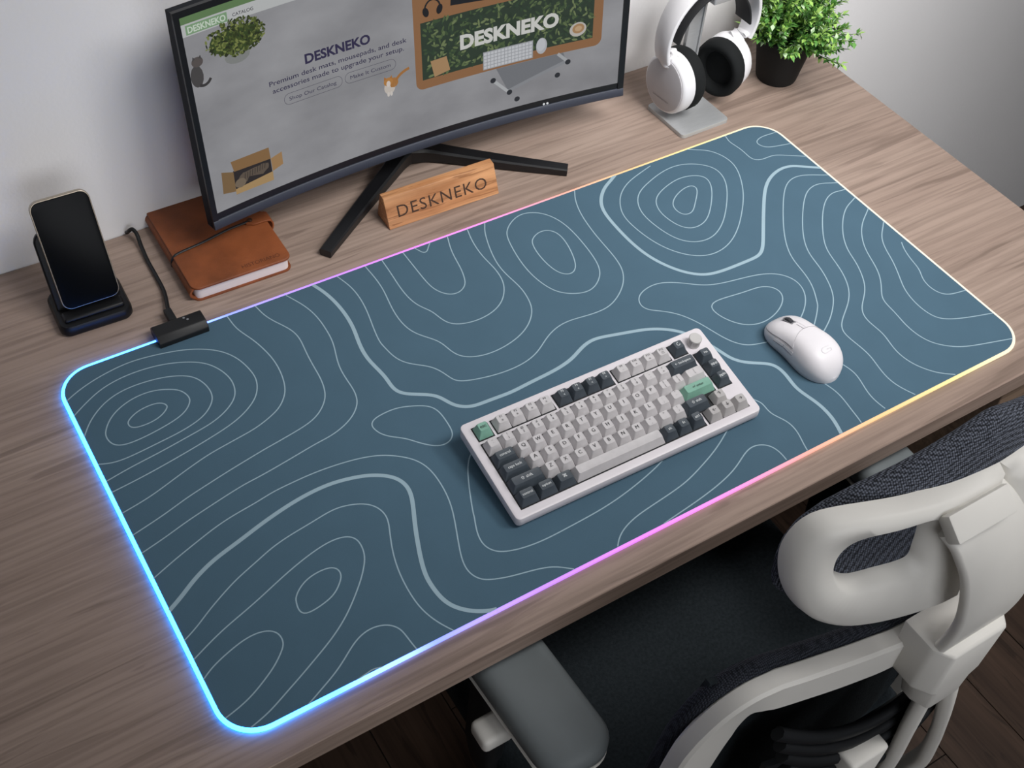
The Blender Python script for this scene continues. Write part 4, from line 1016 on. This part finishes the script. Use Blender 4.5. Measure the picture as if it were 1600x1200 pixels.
# ring faces between opening and outer half outline, sampled by angle
XH = 0.527
cx, cz = 0.424, 0.297
OO = [tuple(q) for q in spline(outer, 6)]
OO = OO + [(0.527, 0.192 + (0.335 - 0.192) * i / 16) for i in range(1, 16)]
def at_angle(poly, a):
    best = None; d = Vector((math.cos(a), math.sin(a)))
    for i in range(len(poly)):
        p0, p1 = Vector(poly[i]) - Vector((cx, cz)), Vector(poly[(i + 1) % len(poly)]) - Vector((cx, cz))
        e_ = p1 - p0; den = d.x * e_.y - d.y * e_.x
        if abs(den) < 1e-12: continue
        t = (p0.x * e_.y - p0.y * e_.x) / den; u_ = (p0.x * d.y - p0.y * d.x) / den
        if t > 0 and -1e-6 <= u_ <= 1 + 1e-6: best = t if best is None else max(best, t)
    return (cx + d.x * best, cz + d.y * best)
def half_ring(mirror):
    n = 72; rings = []
    sec = ((0.0, 0.008), (0.06, 0.000), (0.16, -0.005), (0.80, -0.005), (0.95, 0.001), (1.0, 0.010))
    out = []
    for i in range(n):
        a = 2 * math.pi * i / n
        p0, p1 = at_angle(HO, a), at_angle(OO, a)
        row = []
        for f, d in list(sec) + [(1.0, 0.014), (0.5, 0.016), (0.0, 0.014)]:
            x, z = p0[0] + (p1[0] - p0[0]) * f, p0[1] + (p1[1] - p0[1]) * f
            X = 2 * XH - x if mirror else x
            row.append(cl_((X, yh(X, z) + d, z)))
        out.append(row)
    out.append(out[0])
    return loft(out, False, False)
hf_ = obj('headrest_frame', join(half_ring(False), half_ring(True)), CG, ch, 75)
hf_['label'] = 'light grey headrest frame with two openings'
PT = [(0.0, 0.366), (0.035, 0.357), (0.070, 0.347), (0.105, 0.338), (0.130, 0.328), (0.148, 0.315), (0.157, 0.300), (0.161, 0.280)]
def ztop_at(dx):
    dx = abs(dx)
    for (a, za), (b_, zb) in zip(PT, PT[1:]):
        if dx <= b_: return za + (zb - za) * (dx - a) / (b_ - a)
    return PT[-1][1]
rowsC = []
NU, NV = 40, 20
for i in range(NU + 1):
    u = math.sin(math.pi / 2 * (-1 + 2 * i / NU)) * 0.161
    x = XH + u; e_ = max(0.03, 1 - (abs(u) / 0.1625) ** 4) ** 0.5
    zt = ztop_at(u) + 0.006; zb_ = 0.262 - 0.045 * e_
    ring = []
    for j in range(NV):
        a = 2 * math.pi * j / NV
        zz = (zt + zb_) / 2 + (zt - zb_) / 2 * math.copysign(abs(math.sin(a)) ** 0.8, math.sin(a))
        yy = yh(x, zz) + 0.026 - 0.018 * e_ * math.cos(a)
        ring.append(cl_((x, yy, zz)))
    rowsC.append(ring)
obj('headrest_cushion', loft(rowsC), MESH, ch, 70)['label'] = 'dark grey woven mesh headrest cushion'
# gas column and star base
obj('gas_column', cg(shift(lathe([(0.03, -0.64), (0.03, -0.50), (0.018, -0.495), (0.018, -0.37)], 20), (XC, 0.02, 0))), CDK, ch, 40)
for k in range(5):
    a = math.radians(90 + 72 * k + 20); d = Vector((math.cos(a), math.sin(a), 0))
    c0 = Vector((XC, 0.02, 0))
    P = [c0 + d * 0.02 + Vector((0, 0, -0.625)), c0 + d * 0.15 + Vector((0, 0, -0.635)), c0 + d * 0.29 + Vector((0, 0, -0.668))]
    lg = obj('base_leg', bar([cl_(q) for q in P], [0.06, 0.048, 0.034], [0.045, 0.036, 0.026], r=0.4), CG, ch, 40)
    w = c0 + d * 0.28 + Vector((0, 0, -0.710))
    t_ = Vector((-d.y, d.x, 0))
    for s in (-1, 1):
        g = xform(lathe([(0.0, -0.008), (0.026, -0.008), (0.0295, -0.004), (0.0295, 0.004), (0.026, 0.008), (0.0, 0.008)], 20, False), Matrix.Translation(w + t_ * 0.014 * s) @ Vector((0, 0, 1)).rotation_difference(t_).to_matrix().to_4x4())
        obj('caster', cg(g), CDK, ch, 40)
